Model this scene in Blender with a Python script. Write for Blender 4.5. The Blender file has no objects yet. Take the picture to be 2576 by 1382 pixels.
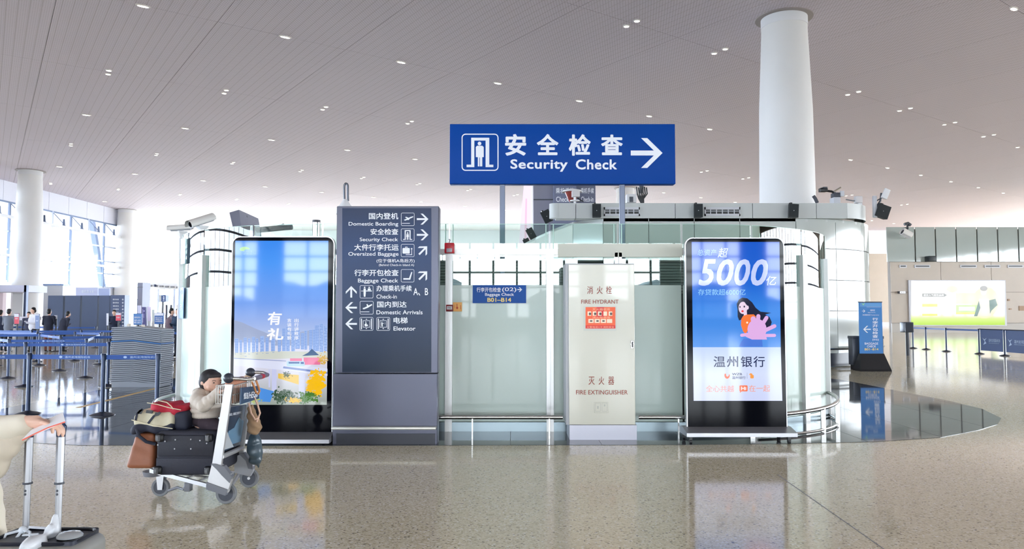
import bpy, bmesh, math, random
from mathutils import Vector, Matrix, noise
random.seed(7)
sc = bpy.context.scene
C = sc.collection
PI = math.pi

# ---------------------------------------------------------------- camera, world, sun, exposure
F, CX, CY, EYE = 1860.0, 1288.0, 691.0, 1.6
TH = math.atan(94.0 / F)
cam_d = bpy.data.cameras.new('camera'); cam = bpy.data.objects.new('camera', cam_d); C.objects.link(cam)
cam_d.sensor_width = 36; cam_d.lens = 36 * F / 2576; cam_d.clip_end = 400; cam_d.clip_start = .05
cam.location = (0, 0, EYE); cam.rotation_euler = (PI / 2 + TH, 0, 0)
sc.camera = cam
EXPO = 0.5
sc.view_settings.view_transform = 'Standard'; sc.view_settings.look = 'None'
sc.view_settings.exposure = EXPO; sc.view_settings.gamma = 1; sc.view_settings.use_curve_mapping = False
wd = bpy.data.worlds.new('overcast_sky'); sc.world = wd; wd.use_nodes = True
bg = wd.node_tree.nodes['Background']; bg.inputs[0].default_value = (.86, .93, 1.0, 1); bg.inputs[1].default_value = 18.0
try:
    sc.cycles.use_denoising = True
    sc.cycles.max_bounces = 10; sc.cycles.diffuse_bounces = 6; sc.cycles.glossy_bounces = 5
    sc.cycles.transparent_max_bounces = 24; sc.cycles.sample_clamp_indirect = 6
except Exception: pass
# portals only steer the sampling of the sky through the real window openings (left, behind the camera, far end)
def portal(name, loc, rot, sx, sy):
    l = bpy.data.lights.new(name, 'AREA'); l.shape = 'RECTANGLE'; l.size = sx; l.size_y = sy; l.cycles.is_portal = True
    o = bpy.data.objects.new(name, l); C.objects.link(o); o.location = loc; o.rotation_euler = rot
portal('window_portal_left', (-36.5, 6, 6.65), (0, -PI/2, 0), 5.9, 126)
portal('window_portal_rear', (0, -55.5, 4.8), (PI/2, 0, 0), 150, 7.6)
portal('window_portal_right', (58.5, 18, 4.9), (0, PI/2, 0), 7.8, 65)
portal('window_portal_far', (-8, 85.3, 4.9), (-PI/2, 0, 0), 106, 9)

# ---------------------------------------------------------------- projection helpers (real-world points from measured pixels)
def ray(px, py):
    u = (px - CX) / F; v = (CY - py) / F
    return Vector((u, math.cos(TH) - math.sin(TH) * v, math.sin(TH) + math.cos(TH) * v))
def P(px, py, Y):
    d = ray(px, py); t = Y / d.y
    return Vector((d.x * t, Y, EYE + d.z * t))
def G(px, py, z=0.0):
    d = ray(px, py); t = (z - EYE) / d.z
    return Vector((d.x * t, d.y * t, z))

# ---------------------------------------------------------------- materials
def lin(c):
    c = c / 255.0
    return c / 12.92 if c <= .04045 else ((c + .055) / 1.055) ** 2.4
def rgb(c): return (lin(c[0]), lin(c[1]), lin(c[2]), 1)
EK = 2 ** (-EXPO)
MATS = {}
def mat(name, col=(200, 200, 200), rough=.5, metal=0.0, em=0.0, spec=.5, coat=0.0, trans=0.0, noise_amt=0.0, nscale=20, bump=0.0, col2=None, sheen=0.0):
    if name in MATS: return MATS[name]
    m = bpy.data.materials.new(name); m.use_nodes = True; MATS[name] = m
    nt = m.node_tree; b = nt.nodes['Principled BSDF']
    b.inputs['Base Color'].default_value = rgb(col)
    b.inputs['Roughness'].default_value = rough; b.inputs['Metallic'].default_value = metal
    b.inputs['Specular IOR Level'].default_value = spec if not em else .3
    b.inputs['Coat Weight'].default_value = coat; b.inputs['Coat Roughness'].default_value = .03
    if em:
        b.inputs['Base Color'].default_value = (.01, .01, .012, 1)
        b.inputs['Emission Color'].default_value = rgb(col); b.inputs['Emission Strength'].default_value = em * EK
        m.cycles.emission_sampling = 'NONE'
    if noise_amt or bump:
        tc = nt.nodes.new('ShaderNodeTexCoord'); n = nt.nodes.new('ShaderNodeTexNoise')
        n.inputs['Scale'].default_value = nscale; n.inputs['Detail'].default_value = 4
        nt.links.new(tc.outputs['Object'], n.inputs['Vector'])
        if noise_amt:
            r = nt.nodes.new('ShaderNodeMix'); r.data_type = 'RGBA'
            c2 = col2 or tuple(max(0, x * (1 - noise_amt)) for x in col)
            r.inputs[6].default_value = rgb(col); r.inputs[7].default_value = rgb(c2)
            nt.links.new(n.outputs['Fac'], r.inputs[0]); nt.links.new(r.outputs[2], b.inputs['Base Color'])
        if bump:
            bp = nt.nodes.new('ShaderNodeBump'); bp.inputs['Strength'].default_value = bump; bp.inputs['Distance'].default_value = .01
            nt.links.new(n.outputs['Fac'], bp.inputs['Height']); nt.links.new(bp.outputs['Normal'], b.inputs['Normal'])
    return m
def glass_mat(name, tint=(235, 245, 240), refl=1.0, rough=0.0, ior=1.5):
    m = bpy.data.materials.new(name); m.use_nodes = True; nt = m.node_tree; nt.nodes.clear()
    out = nt.nodes.new('ShaderNodeOutputMaterial'); mx = nt.nodes.new('ShaderNodeMixShader')
    t = nt.nodes.new('ShaderNodeBsdfTransparent'); t.inputs[0].default_value = rgb(tint)
    g = nt.nodes.new('ShaderNodeBsdfGlossy'); g.inputs['Roughness'].default_value = rough; g.inputs['Color'].default_value = (.95, .98, .97, 1)
    f = nt.nodes.new('ShaderNodeFresnel'); f.inputs[0].default_value = ior
    mm = nt.nodes.new('ShaderNodeMath'); mm.operation = 'MULTIPLY'; mm.inputs[1].default_value = refl; mm.use_clamp = True
    nt.links.new(f.outputs[0], mm.inputs[0]); nt.links.new(mm.outputs[0], mx.inputs[0])
    nt.links.new(t.outputs[0], mx.inputs[1]); nt.links.new(g.outputs[0], mx.inputs[2]); nt.links.new(mx.outputs[0], out.inputs[0])
    return m
def grad_mat(name, stops, z0, z1, em=1.0):
    """emissive screen print: vertical colour gradient in object z"""
    m = bpy.data.materials.new(name); m.use_nodes = True; nt = m.node_tree; b = nt.nodes['Principled BSDF']
    tc = nt.nodes.new('ShaderNodeTexCoord'); sp = nt.nodes.new('ShaderNodeSeparateXYZ'); mr = nt.nodes.new('ShaderNodeMapRange')
    mr.inputs[1].default_value = z0; mr.inputs[2].default_value = z1
    cr = nt.nodes.new('ShaderNodeValToRGB'); e = cr.color_ramp.elements
    while len(e) < len(stops): e.new(.5)
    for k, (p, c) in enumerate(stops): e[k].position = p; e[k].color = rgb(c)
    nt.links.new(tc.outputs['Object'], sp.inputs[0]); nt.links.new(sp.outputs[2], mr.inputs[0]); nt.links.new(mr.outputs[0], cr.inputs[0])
    b.inputs['Base Color'].default_value = (.01, .01, .012, 1); b.inputs['Roughness'].default_value = .04; b.inputs['Specular IOR Level'].default_value = .3
    if em:
        nt.links.new(cr.outputs[0], b.inputs['Emission Color']); b.inputs['Emission Strength'].default_value = em * EK
        m.cycles.emission_sampling = 'NONE'
    else:
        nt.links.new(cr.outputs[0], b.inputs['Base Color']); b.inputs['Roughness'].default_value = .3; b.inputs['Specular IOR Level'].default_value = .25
    return m

# ---------------------------------------------------------------- mesh builder
ORG = {}
class MB:
    def __init__(s): s.v = []; s.f = []; s.m = []; s.sm = []
    def add(s, vs, fs, mi=0, M=None, smooth=False):
        o = len(s.v)
        s.v += [(M @ Vector(v)) if M else Vector(v) for v in vs]
        for f in fs: s.f.append([i + o for i in f]); s.m.append(mi); s.sm.append(smooth)
        return s
    def box(s, lo, hi, mi=0, M=None):
        x0, y0, z0 = lo; x1, y1, z1 = hi
        return s.add([(x0,y0,z0),(x1,y0,z0),(x1,y1,z0),(x0,y1,z0),(x0,y0,z1),(x1,y0,z1),(x1,y1,z1),(x0,y1,z1)],
                     [(0,3,2,1),(4,5,6,7),(0,1,5,4),(1,2,6,5),(2,3,7,6),(3,0,4,7)], mi, M)
    def rbox(s, lo, hi, r=.01, seg=2, mi=0, M=None):
        bm = bmesh.new(); bmesh.ops.create_cube(bm, size=1)
        c = [(a + b) / 2 for a, b in zip(lo, hi)]; d = [b - a for a, b in zip(lo, hi)]
        for v in bm.verts: v.co = Vector((v.co.x * d[0] + c[0], v.co.y * d[1] + c[1], v.co.z * d[2] + c[2]))
        bmesh.ops.bevel(bm, geom=bm.edges[:] , offset=r, segments=seg, affect='EDGES', profile=.5)
        s.frombm(bm, mi, M, True); return s
    def frombm(s, bm, mi=0, M=None, smooth=False):
        bm.verts.index_update()
        s.add([v.co.copy() for v in bm.verts], [[v.index for v in f.verts] for f in bm.faces], mi, M, smooth); bm.free()
    def cyl(s, a, b, r0, r1=None, n=16, mi=0, cap=True, smooth=True, M=None):
        r1 = r0 if r1 is None else r1
        a = Vector(a); b = Vector(b); d = (b - a).normalized()
        u = d.orthogonal().normalized(); w = d.cross(u)
        vs = []
        for c, r in ((a, r0), (b, r1)):
            for k in range(n):
                t = 2 * PI * k / n; vs.append(c + u * math.cos(t) * r + w * math.sin(t) * r)
        s.add(vs, [(k, (k+1) % n, n + (k+1) % n, n + k) for k in range(n)], mi, M, smooth)
        if cap: s.add(vs, [list(range(n))[::-1], list(range(n, 2*n))], mi, M)
        return s
    def tube(s, pts, r, n=8, mi=0, M=None, closed=False):
        pts = [Vector(p) for p in pts]; rings = []; prev = None
        N = len(pts)
        for i, p in enumerate(pts):
            if closed: d = pts[(i+1) % N] - pts[i-1]
            else: d = pts[min(i+1, N-1)] - pts[max(i-1, 0)]
            d.normalize()
            if prev is None: u = d.orthogonal().normalized()
            else:
                u = prev - d * prev.dot(d)
                u = u.normalized() if u.length > 1e-6 else d.orthogonal().normalized()
            prev = u; w = d.cross(u); rr = r[i] if isinstance(r, (list, tuple)) else r
            rings.append([p + (u * math.cos(2*PI*k/n) + w * math.sin(2*PI*k/n)) * rr for k in range(n)])
        vs = [v for g in rings for v in g]; fs = []
        for i in range(N if closed else N - 1):
            j = (i + 1) % N
            for k in range(n): fs.append((i*n+k, i*n+(k+1) % n, j*n+(k+1) % n, j*n+k))
        s.add(vs, fs, mi, M, True)
        if not closed: s.add(vs, [list(range(n))[::-1], list(range((N-1)*n, N*n))], mi, M)
        return s
    def lathe(s, prof, c=(0, 0, 0), n=24, mi=0, M=None, smooth=True):
        vs = [(c[0] + r*math.cos(2*PI*k/n), c[1] + r*math.sin(2*PI*k/n), c[2] + z) for r, z in prof for k in range(n)]
        fs = [(i*n+k, i*n+(k+1) % n, (i+1)*n+(k+1) % n, (i+1)*n+k) for i in range(len(prof)-1) for k in range(n)]
        s.add(vs, fs, mi, M, smooth)
        s.add(vs, [list(range(n))[::-1], list(range((len(prof)-1)*n, len(prof)*n))], mi, M)
        return s
    def prism(s, poly, off, mi=0, M=None, smooth=False):
        """poly: 3-D points of a planar polygon, off: extrusion vector"""
        n = len(poly); off = Vector(off); a = [Vector(p) for p in poly]; vs = a + [p + off for p in a]
        s.add(vs, [list(range(n))[::-1], list(range(n, 2*n))], mi, M)
        s.add(vs, [(k, (k+1) % n, n + (k+1) % n, n + k) for k in range(n)], mi, M, smooth)
        return s
    def ball(s, c, r, mi=0, M=None, n=16, rot=None):
        r = (r, r, r) if not hasattr(r, '__len__') else r
        bm = bmesh.new(); bmesh.ops.create_uvsphere(bm, u_segments=n, v_segments=max(6, n*2//3), radius=1)
        R = rot or Matrix.Identity(3)
        for v in bm.verts: v.co = Vector(c) + R @ Vector((v.co.x*r[0], v.co.y*r[1], v.co.z*r[2]))
        s.frombm(bm, mi, M, True); return s
    def mesh(s, name, mats, org=(0, 0, 0)):
        me = bpy.data.meshes.new(name); o = Vector(org)
        me.from_pydata([v - o for v in s.v], [], s.f)
        mats = mats if isinstance(mats, (list, tuple)) else [mats]
        for m in mats: me.materials.append(m)
        me.polygons.foreach_set('material_index', s.m); me.polygons.foreach_set('use_smooth', s.sm)
        bm = bmesh.new(); bm.from_mesh(me); bmesh.ops.remove_doubles(bm, verts=bm.verts, dist=2e-6)
        bmesh.ops.recalc_face_normals(bm, faces=bm.faces)
        bm.to_mesh(me); bm.free()
        if any(s.sm) and hasattr(me, 'set_sharp_from_angle'): me.set_sharp_from_angle(angle=.7)
        return me
    def build(s, name, mats, parent=None, loc=None):
        org = ORG.get(parent.name, Vector((0, 0, 0))) if parent else Vector(loc or (0, 0, 0))
        o = bpy.data.objects.new(name, s.mesh(name, mats, org)); C.objects.link(o)
        if parent: o.parent = parent; ORG[o.name] = org
        else: o.location = org; ORG[o.name] = org
        return o
def tag(o, label=None, cat=None, group=None, kind=None):
    if label: o['label'] = label
    if cat: o['category'] = cat
    if group: o['group'] = group
    if kind: o['kind'] = kind
    return o
def thing(name, label, cat, loc=(0, 0, 0), group=None, kind=None):
    o = bpy.data.objects.new(name, None); C.objects.link(o); o.empty_display_size = .1
    o.location = loc; ORG[o.name] = Vector(loc)
    return tag(o, label, cat, group, kind)
def struct_root(name, loc=(0, 0, 0)): return tag(bpy.data.objects.new(name, None), kind='structure')
def link_struct(name, loc=(0, 0, 0)):
    o = struct_root(name); C.objects.link(o); o.location = loc; ORG[o.name] = Vector(loc); return o
def kids(o): return [c for c in C.objects if c.parent == o]
def dup(o, loc, label=None, rotz=None, group=None, deep=True):
    r = o.copy(); C.objects.link(r); r.location = loc; ORG[r.name] = ORG.get(o.name, Vector((0,0,0)))
    if rotz is not None: r.rotation_euler = (0, 0, rotz)
    if label: r['label'] = label
    if group: r['group'] = group
    if deep:
        for ch in list(o.children):
            c = ch.copy(); C.objects.link(c); c.parent = r
            for g in list(ch.children):
                d = g.copy(); C.objects.link(d); d.parent = c
    return r

# ---- flat print: polygons and lettering on a face
class Face:
    """a printed face: origin o, horizontal axis u, vertical axis w, outward normal n"""
    def __init__(s, o, u, w): s.o = Vector(o); s.u = Vector(u).normalized(); s.w = Vector(w).normalized(); s.n = s.u.cross(s.w)
    def pt(s, a, b, d=0): return s.o + s.u*a + s.w*b + s.n*d
class Front:
    """a face parallel to the picture's width at distance Y, addressed in measured pixels"""
    def __init__(s, Y): s.Y = Y; s.n = Vector((0, -1, 0))
    def pt(s, a, b, d=0): p = P(a, b, s.Y); return Vector((p.x, s.Y - d, p.z))
def flat(name, face, polys, m, parent, d=.002, t=.0015):
    mb = MB()
    for k, poly in enumerate(polys): mb.prism([face.pt(a, b, d + (k % 7)*.00025) for a, b in poly], face.n * -t)
    o = mb.build(name, m, parent)
    if name in ('tower_windows', 'print_shape', 'print_band', 'tree', 'print_mark'): o['kind'] = 'stuff'
    return o
def rect(x0, y0, x1, y1): return [(x0, y0), (x1, y0), (x1, y1), (x0, y1)]
def ell(cx, cy, rx, ry, n=20, a0=0, a1=2*PI, rot=0):
    full = abs(a1 - a0 - 2*PI) < 1e-6
    out = []
    for k in range(n if full else n + 1):
        t = a0 + (a1 - a0) * k / n; x = rx*math.cos(t); y = ry*math.sin(t)
        out.append((cx + x*math.cos(rot) - y*math.sin(rot), cy + x*math.sin(rot) + y*math.cos(rot)))
    return out
def rrect(x0, y0, x1, y1, r, n=5):
    out = []
    for cx, cy, a in ((x1-r, y1-r, 0), (x0+r, y1-r, PI/2), (x0+r, y0+r, PI), (x1-r, y0+r, 1.5*PI)):
        out += [(cx + r*math.cos(a + PI/2*k/n), cy + r*math.sin(a + PI/2*k/n)) for k in range(n+1)]
    return out
def seg(x0, y0, x1, y1, w):
    L = math.hypot(x1-x0, y1-y0) or 1; nx, ny = -(y1-y0)/L*w/2, (x1-x0)/L*w/2
    return [(x0+nx, y0+ny), (x1+nx, y1+ny), (x1-nx, y1-ny), (x0-nx, y0-ny)]
def ring(x0, y0, x1, y1, r, w):
    a = rrect(x0, y0, x1, y1, r); b = rrect(x0+w, y0+w, x1-w, y1-w, max(r-w, .1*r)); n = len(a)
    return [[a[k], a[(k+1) % n], b[(k+1) % n], b[k]] for k in range(n)]
def arrow(cx, cy, s, ang, w=.16):
    """open-headed arrow centred on cx,cy pointing along ang (pixel frame: y down)"""
    c, sn = math.cos(ang), math.sin(ang)
    T = lambda x, y: (cx + s*(x*c - y*sn), cy + s*(x*sn + y*c))
    S = [(-.5, -w/2), (.34, -w/2), (.34, w/2), (-.5, w/2)]
    k = w * 1.25
    H1 = [(.5, 0), (.02, .47), (.02 - k, .47), (.5 - k, 0)]; H2 = [(x, -y) for x, y in H1]
    return [[T(x, y) for x, y in q] for q in (S, H1, H2)]
TCACHE = {}
def tmesh(body, bold, shear, spacing=1.0):
    key = (body, bold, shear, spacing)
    if key not in TCACHE:
        cu = bpy.data.curves.new('t', 'FONT'); cu.body = body; cu.size = 1; cu.offset = bold; cu.shear = shear; cu.resolution_u = 3
        cu.space_character = spacing
        o = bpy.data.objects.new('t', cu); C.objects.link(o)
        dg = bpy.context.evaluated_depsgraph_get()
        me = bpy.data.meshes.new_from_object(o.evaluated_get(dg))
        vs = [v.co.copy() for v in me.vertices]; fs = [list(p.vertices) for p in me.polygons]
        bpy.data.objects.remove(o); bpy.data.curves.remove(cu); bpy.data.meshes.remove(me)
        TCACHE[key] = (vs, fs)
    return TCACHE[key]
def text(body, face, x0, y0, x1, y1, m, parent, bold=0.0, shear=0.0, d=.003, name='lettering', mb=None, spacing=1.0, rot=0, mi=0):
    """lettering whose ink fills the box x0,y0 (top left) .. x1,y1 (bottom right) of the face"""
    vs, fs = tmesh(body, 0, shear, spacing)
    if not vs: return None
    if rot: vs = [Vector((v.y, -v.x, 0)) if rot > 0 else Vector((-v.y, v.x, 0)) for v in vs]
    ax = min(v.x for v in vs); bx = max(v.x for v in vs); ay = min(v.y for v in vs); by = max(v.y for v in vs)
    own = mb is None; mb = mb or MB()
    b = bold*.75; sx = (x1-x0)/(bx-ax+2*b or 1); sy = (y0-y1)/(by-ay+2*b or 1)
    offs = [(0, 0)] if bold <= 0 else [(-b, -b), (b, -b), (-b, b), (b, b)] + ([(0, 0)] if bold > .03 else [])
    if bold > .03: offs = [(0, 0)] + [(b*math.cos(2*PI*q/14), b*math.sin(2*PI*q/14)) for q in range(14)]
    for k, (ox, oy) in enumerate(offs):
        mb.add([face.pt(x0 + (v.x-ax+b+ox)*sx, y1 + (v.y-ay+b+oy)*sy, d + k*.00012) for v in vs], fs, mi)
    return mb.build(name, m, parent) if own else None
def vtext(chars, face, x0, y0, x1, y1, m, parent, bold=.01, d=.003, gap=.08, name='lettering'):
    mb = MB(); n = len(chars); h = (y1 - y0) / n
    for k, c in enumerate(chars): text(c, face, x0, y0 + k*h + h*gap, x1, y0 + (k+1)*h - h*gap, m, parent, bold, d=d, mb=mb)
    return mb.build(name, m, parent)

# ---- organic shapes: blobs fused into one skin
def blob(name, balls, voxel, mats, parent, caps=(), smooth=6, zone=None, loc=None, disp=None, boxes=()):
    """balls: (centre, radii[, rot]); caps: (a, b, ra, rb) tapered limbs; fused to one continuous surface"""
    mb = MB()
    for q in balls: mb.ball(q[0], q[1], rot=q[2] if len(q) > 2 else None, n=20)
    for a, b, ra, rb in caps:
        a = Vector(a); b = Vector(b); L = (b-a).length; n = max(2, int(L / (min(ra, rb)*.5)))
        for k in range(n+1):
            t = k/n; mb.ball(a.lerp(b, t), ra + (rb-ra)*t, n=12)
    for lo, hi, r in boxes: mb.rbox(lo, hi, r, 2)
    me = bpy.data.meshes.new(name); me.from_pydata(mb.v, [], mb.f)
    o = bpy.data.objects.new(name, me); C.objects.link(o)
    md = o.modifiers.new('r', 'REMESH'); md.mode = 'VOXEL'; md.voxel_size = voxel
    if smooth:
        s = o.modifiers.new('s', 'SMOOTH'); s.factor = .5; s.iterations = smooth
    dg = bpy.context.evaluated_depsgraph_get(); dg.update()
    me2 = bpy.data.meshes.new_from_object(o.evaluated_get(dg)); me2.name = name
    bpy.data.objects.remove(o); bpy.data.meshes.remove(me)
    if disp:
        for v in me2.vertices: v.co = disp(v.co.copy())
    mats = mats if isinstance(mats, (list, tuple)) else [mats]
    me2.materials.clear()
    for m in mats: me2.materials.append(m)
    for p in me2.polygons:
        p.use_smooth = True
        if zone: p.material_index = zone(p.center)
    org = ORG.get(parent.name, Vector((0,0,0))) if parent else Vector(loc or (0,0,0))
    me2.transform(Matrix.Translation(-org))
    o = bpy.data.objects.new(name, me2); C.objects.link(o); ORG[o.name] = org
    if parent: o.parent = parent
    else: o.location = org
    return o

# ---------------------------------------------------------------- common materials
M_white = mat('white_paint', (222, 222, 224), .55)
M_col = mat('column_paint', (225, 224, 222), .5, noise_amt=.03, nscale=.6)
M_wall = mat('wall_cladding', (178, 166, 152), .4, noise_amt=.05, nscale=1.5)
M_wallgrey = mat('wall_light_grey', (224, 225, 236), .5)
M_steel = mat('brushed_steel', (200, 200, 198), .22, 1.0)
M_alu = mat('aluminium', (205, 206, 208), .35, .9)
M_frame = mat('window_frame_metal', (186, 194, 214), .4, .3)
M_framedark = mat('window_frame_dark', (110, 126, 154), .4, .3)
M_navy = mat('navy_metal', (38, 52, 84), .35, .2)
M_black = mat('black_plastic', (22, 23, 27), .4)
M_blackgloss = mat('black_glass', (3, 4, 12), .04, spec=.12)
M_darkgrey = mat('dark_grey_plastic', (62, 66, 76), .45)
M_grey = mat('grey_plastic', (128, 130, 136), .5)
M_ltgrey = mat('light_grey_plastic', (196, 198, 204), .45)
M_glass = glass_mat('clear_glass', (232, 243, 238), 1.0)
M_glassedge = mat('glass_edge_green', (150, 190, 175), .2)
M_wglass = glass_mat('window_glass', (246, 250, 255), .12)
M_ink = mat('print_white', (238, 242, 250), .5, spec=.2)
M_inkblack = mat('print_black', (30, 30, 34), .5)
M_skin = mat('skin', (232, 190, 168), .5)
M_hair = mat('hair_black', (30, 26, 30), .5, noise_amt=.4, nscale=60)
# ================================================================ SETTING
# ---- terrazzo
def terrazzo(name, base, chips, rough, scale=90, spec=.5, joints=None):
    m = bpy.data.materials.new(name); m.use_nodes = True; nt = m.node_tree; b = nt.nodes['Principled BSDF']
    tc = nt.nodes.new('ShaderNodeTexCoord'); v = nt.nodes.new('ShaderNodeTexVoronoi'); v.inputs['Scale'].default_value = scale
    nt.links.new(tc.outputs['Object'], v.inputs['Vector'])
    cr = nt.nodes.new('ShaderNodeValToRGB'); cr.color_ramp.interpolation = 'CONSTANT'; e = cr.color_ramp.elements
    sp = nt.nodes.new('ShaderNodeSeparateColor'); nt.links.new(v.outputs['Color'], sp.inputs[0]); nt.links.new(sp.outputs[0], cr.inputs[0])
    while len(e) < len(chips): e.new(.5)
    for k, (p, c) in enumerate(chips): e[k].position = p; e[k].color = rgb(c)
    n = nt.nodes.new('ShaderNodeTexNoise'); n.inputs['Scale'].default_value = .35; n.inputs['Detail'].default_value = 3
    nt.links.new(tc.outputs['Object'], n.inputs['Vector'])
    mx = nt.nodes.new('ShaderNodeMix'); mx.data_type = 'RGBA'; mx.blend_type = 'MULTIPLY'; mx.inputs[0].default_value = .25
    nt.links.new(cr.outputs[0], mx.inputs[6]); nt.links.new(n.outputs['Color'], mx.inputs[7])
    nt.links.new(cr.outputs[0], b.inputs['Base Color'])
    b.inputs['Roughness'].default_value = rough; b.inputs['Specular IOR Level'].default_value = spec
    return m
M_floor = terrazzo('beige_terrazzo', None, [(0, (228, 218, 188)), (.45, (214, 203, 172)), (.7, (238, 230, 208)), (.84, (190, 178, 146)), (.93, (246, 242, 232)), (.975, (138, 128, 116))], .09, 75)
M_granite = terrazzo('dark_granite', None, [(0, (70, 71, 76)), (.5, (60, 62, 67)), (.8, (84, 85, 90))], .045, 160, .9)
M_joint = mat('floor_joint', (95, 95, 98), .5)
floor = link_struct('floor')
mb = MB(); mb.add([(-75, -62, 0), (75, -62, 0), (75, 92, 0), (-75, 92, 0)], [(0, 1, 2, 3)])
mb.build('terrazzo_surface', M_floor, floor)
# dark granite island (rounded rectangle) laid in tiles
def isl():
    out = []
    for cx, cy, a, r in ((4.4, 14.2, 0, 3.3), (-4.9, 14.2, PI/2, 3.4), (-4.3, 12.9, PI, 4.0), (3.6, 13.1, 1.5*PI, 4.1)):
        for k in range(13):
            t = a + PI/2*k/12; out.append((cx + r*math.cos(t), cy + r*math.sin(t)))
    return out
def hull(ps):
    ps = sorted(set(ps)); 
    def half(ps):
        h = []
        for p in ps:
            while len(h) > 1 and (h[-1][0]-h[-2][0])*(p[1]-h[-2][1]) - (h[-1][1]-h[-2][1])*(p[0]-h[-2][0]) <= 0: h.pop()
            h.append(p)
        return h
    a = half(ps); b = half(ps[::-1]); return a[:-1] + b[:-1]
isl_pts = [(6.9, 19.5), (7.75, 17.5), (7.7, 14.5), (7.85, 13.4), (7.75, 12.3), (7.35, 11.2), (6.9, 10.6), (6.3, 10.08), (5.45, 9.5), (4.5, 9.2), (3.4, 9.06), (2.0, 8.98),
           (0, 8.95), (-2, 8.93), (-3.6, 8.92), (-5.2, 8.95), (-6.4, 9.25), (-7.4, 9.9), (-8.1, 10.9), (-8.4, 12.2), (-8.45, 15.4), (-8.3, 17.5), (-7.4, 19.4)]
ISL = hull(isl_pts)
def clip(poly, clipper):
    out = poly; n = len(clipper)
    for i in range(n):
        a, b = clipper[i], clipper[(i+1) % n]; inp = out; out = []
        ins = lambda p: (b[0]-a[0])*(p[1]-a[1]) - (b[1]-a[1])*(p[0]-a[0]) >= 0
        for j in range(len(inp)):
            p, q = inp[j-1], inp[j]
            if ins(p) != ins(q):
                d1 = (b[0]-a[0])*(p[1]-a[1]) - (b[1]-a[1])*(p[0]-a[0]); d2 = (b[0]-a[0])*(q[1]-a[1]) - (b[1]-a[1])*(q[0]-a[0])
                t = d1/(d1-d2); out.append((p[0]+(q[0]-p[0])*t, p[1]+(q[1]-p[1])*t))
            if ins(q): out.append(q)
        if not out: break
    return out
mb = MB(); mb.prism([(x, y, 0.0008) for x, y in ISL], (0, 0, .0006)); mb.build('island_bed', M_joint, floor)
TS = 1.1; g = .003
for i in range(-9, 9):
    for j in range(0, 12):
        x0, y0 = i*TS - .02, 7.8 + j*TS
        q = clip([(x0+g, y0+g), (x0+TS-g, y0+g), (x0+TS-g, y0+TS-g), (x0+g, y0+TS-g)], ISL)
        if len(q) > 2:
            mb = MB(); mb.prism([(x, y, .0008) for x, y in q], (0, 0, .0032)); mb.build('tile', M_granite, floor)
M_yellow = mat('yellow_line', (222, 182, 110), .4)
mb = MB(); a = G(196, 1027); b = G(392, 978)
d = (b-a).normalized(); nrm = Vector((-d.y, d.x, 0))*.05; z = Vector((0, 0, .0042))
mb.prism([a-nrm+z, b-nrm+z, b+nrm+z, a+nrm+z], (0, 0, .001)); mb.build('yellow_guide_line', M_yellow, floor)
mb = MB(); mb.prism([G(1955, 1195)+Vector((0,0,.001)), G(2240, 1395)+Vector((0,0,.001)), G(2243, 1395)+Vector((0,0,.001)), G(1957, 1195)+Vector((0,0,.001))], (0, 0, .001)); mb.build('expansion_joint', M_grey, floor)

# ---- ceiling
H = 11.0
def ceil_mat():
    m = bpy.data.materials.new('perforated_metal_ceiling'); m.use_nodes = True; nt = m.node_tree; b = nt.nodes['Principled BSDF']
    tc = nt.nodes.new('ShaderNodeTexCoord'); sp = nt.nodes.new('ShaderNodeSeparateXYZ'); nt.links.new(tc.outputs['Object'], sp.inputs[0])
    def sn(out, k):
        a = nt.nodes.new('ShaderNodeMath'); a.operation = 'MULTIPLY'; a.inputs[1].default_value = k; nt.links.new(out, a.inputs[0])
        c = nt.nodes.new('ShaderNodeMath'); c.operation = 'SINE'; nt.links.new(a.outputs[0], c.inputs[0]); return c.outputs[0]
    p = nt.nodes.new('ShaderNodeMath'); p.operation = 'MULTIPLY'; nt.links.new(sn(sp.outputs[0], 52), p.inputs[0]); nt.links.new(sn(sp.outputs[1], 52), p.inputs[1])
    mr = nt.nodes.new('ShaderNodeMapRange'); mr.inputs[1].default_value = .35; mr.inputs[2].default_value = .8; nt.links.new(p.outputs[0], mr.inputs[0])
    s2 = nt.nodes.new('ShaderNodeMapRange'); s2.inputs[1].default_value = .97; s2.inputs[2].default_value = 1.0
    nt.links.new(sn(sp.outputs[0], 20.9), s2.inputs[0])
    ad = nt.nodes.new('ShaderNodeMath'); ad.operation = 'MAXIMUM'; nt.links.new(mr.outputs[0], ad.inputs[0]); nt.links.new(s2.outputs[0], ad.inputs[1])
    mx = nt.nodes.new('ShaderNodeMix'); mx.data_type = 'RGBA'; nt.links.new(ad.outputs[0], mx.inputs[0])
    mx.inputs[6].default_value = rgb((212, 204, 214)); mx.inputs[7].default_value = rgb((176, 167, 173)); nt.links.new(mx.outputs[2], b.inputs['Base Color'])
    b.inputs['Roughness'].default_value = .6; b.inputs['Specular IOR Level'].default_value = .06
    return m
M_ceil = ceil_mat()
M_ceilback = mat('ceiling_seam_metal', (178, 172, 176), .5)
ceiling = link_struct('ceiling')
mb = MB(); mb.box((-75, -62, H+.05), (75, 92, H+.3)); mb.build('ceiling_backing', M_ceilback, ceiling)
AU = math.radians(35.5); U = Vector((math.cos(AU), math.sin(AU), 0)); V = Vector((-math.sin(AU), math.cos(AU), 0))
SU, SV, U0, V0 = 4.4, 7.72, 19.1, 24.7
mb = MB(); q = .007
mb.box((-SU/2+q, -SV/2+q, 0), (SU/2-q, SV/2-q, .045)); pan_me = mb.mesh('ceiling_panel', M_ceil)
cell = []
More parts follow.
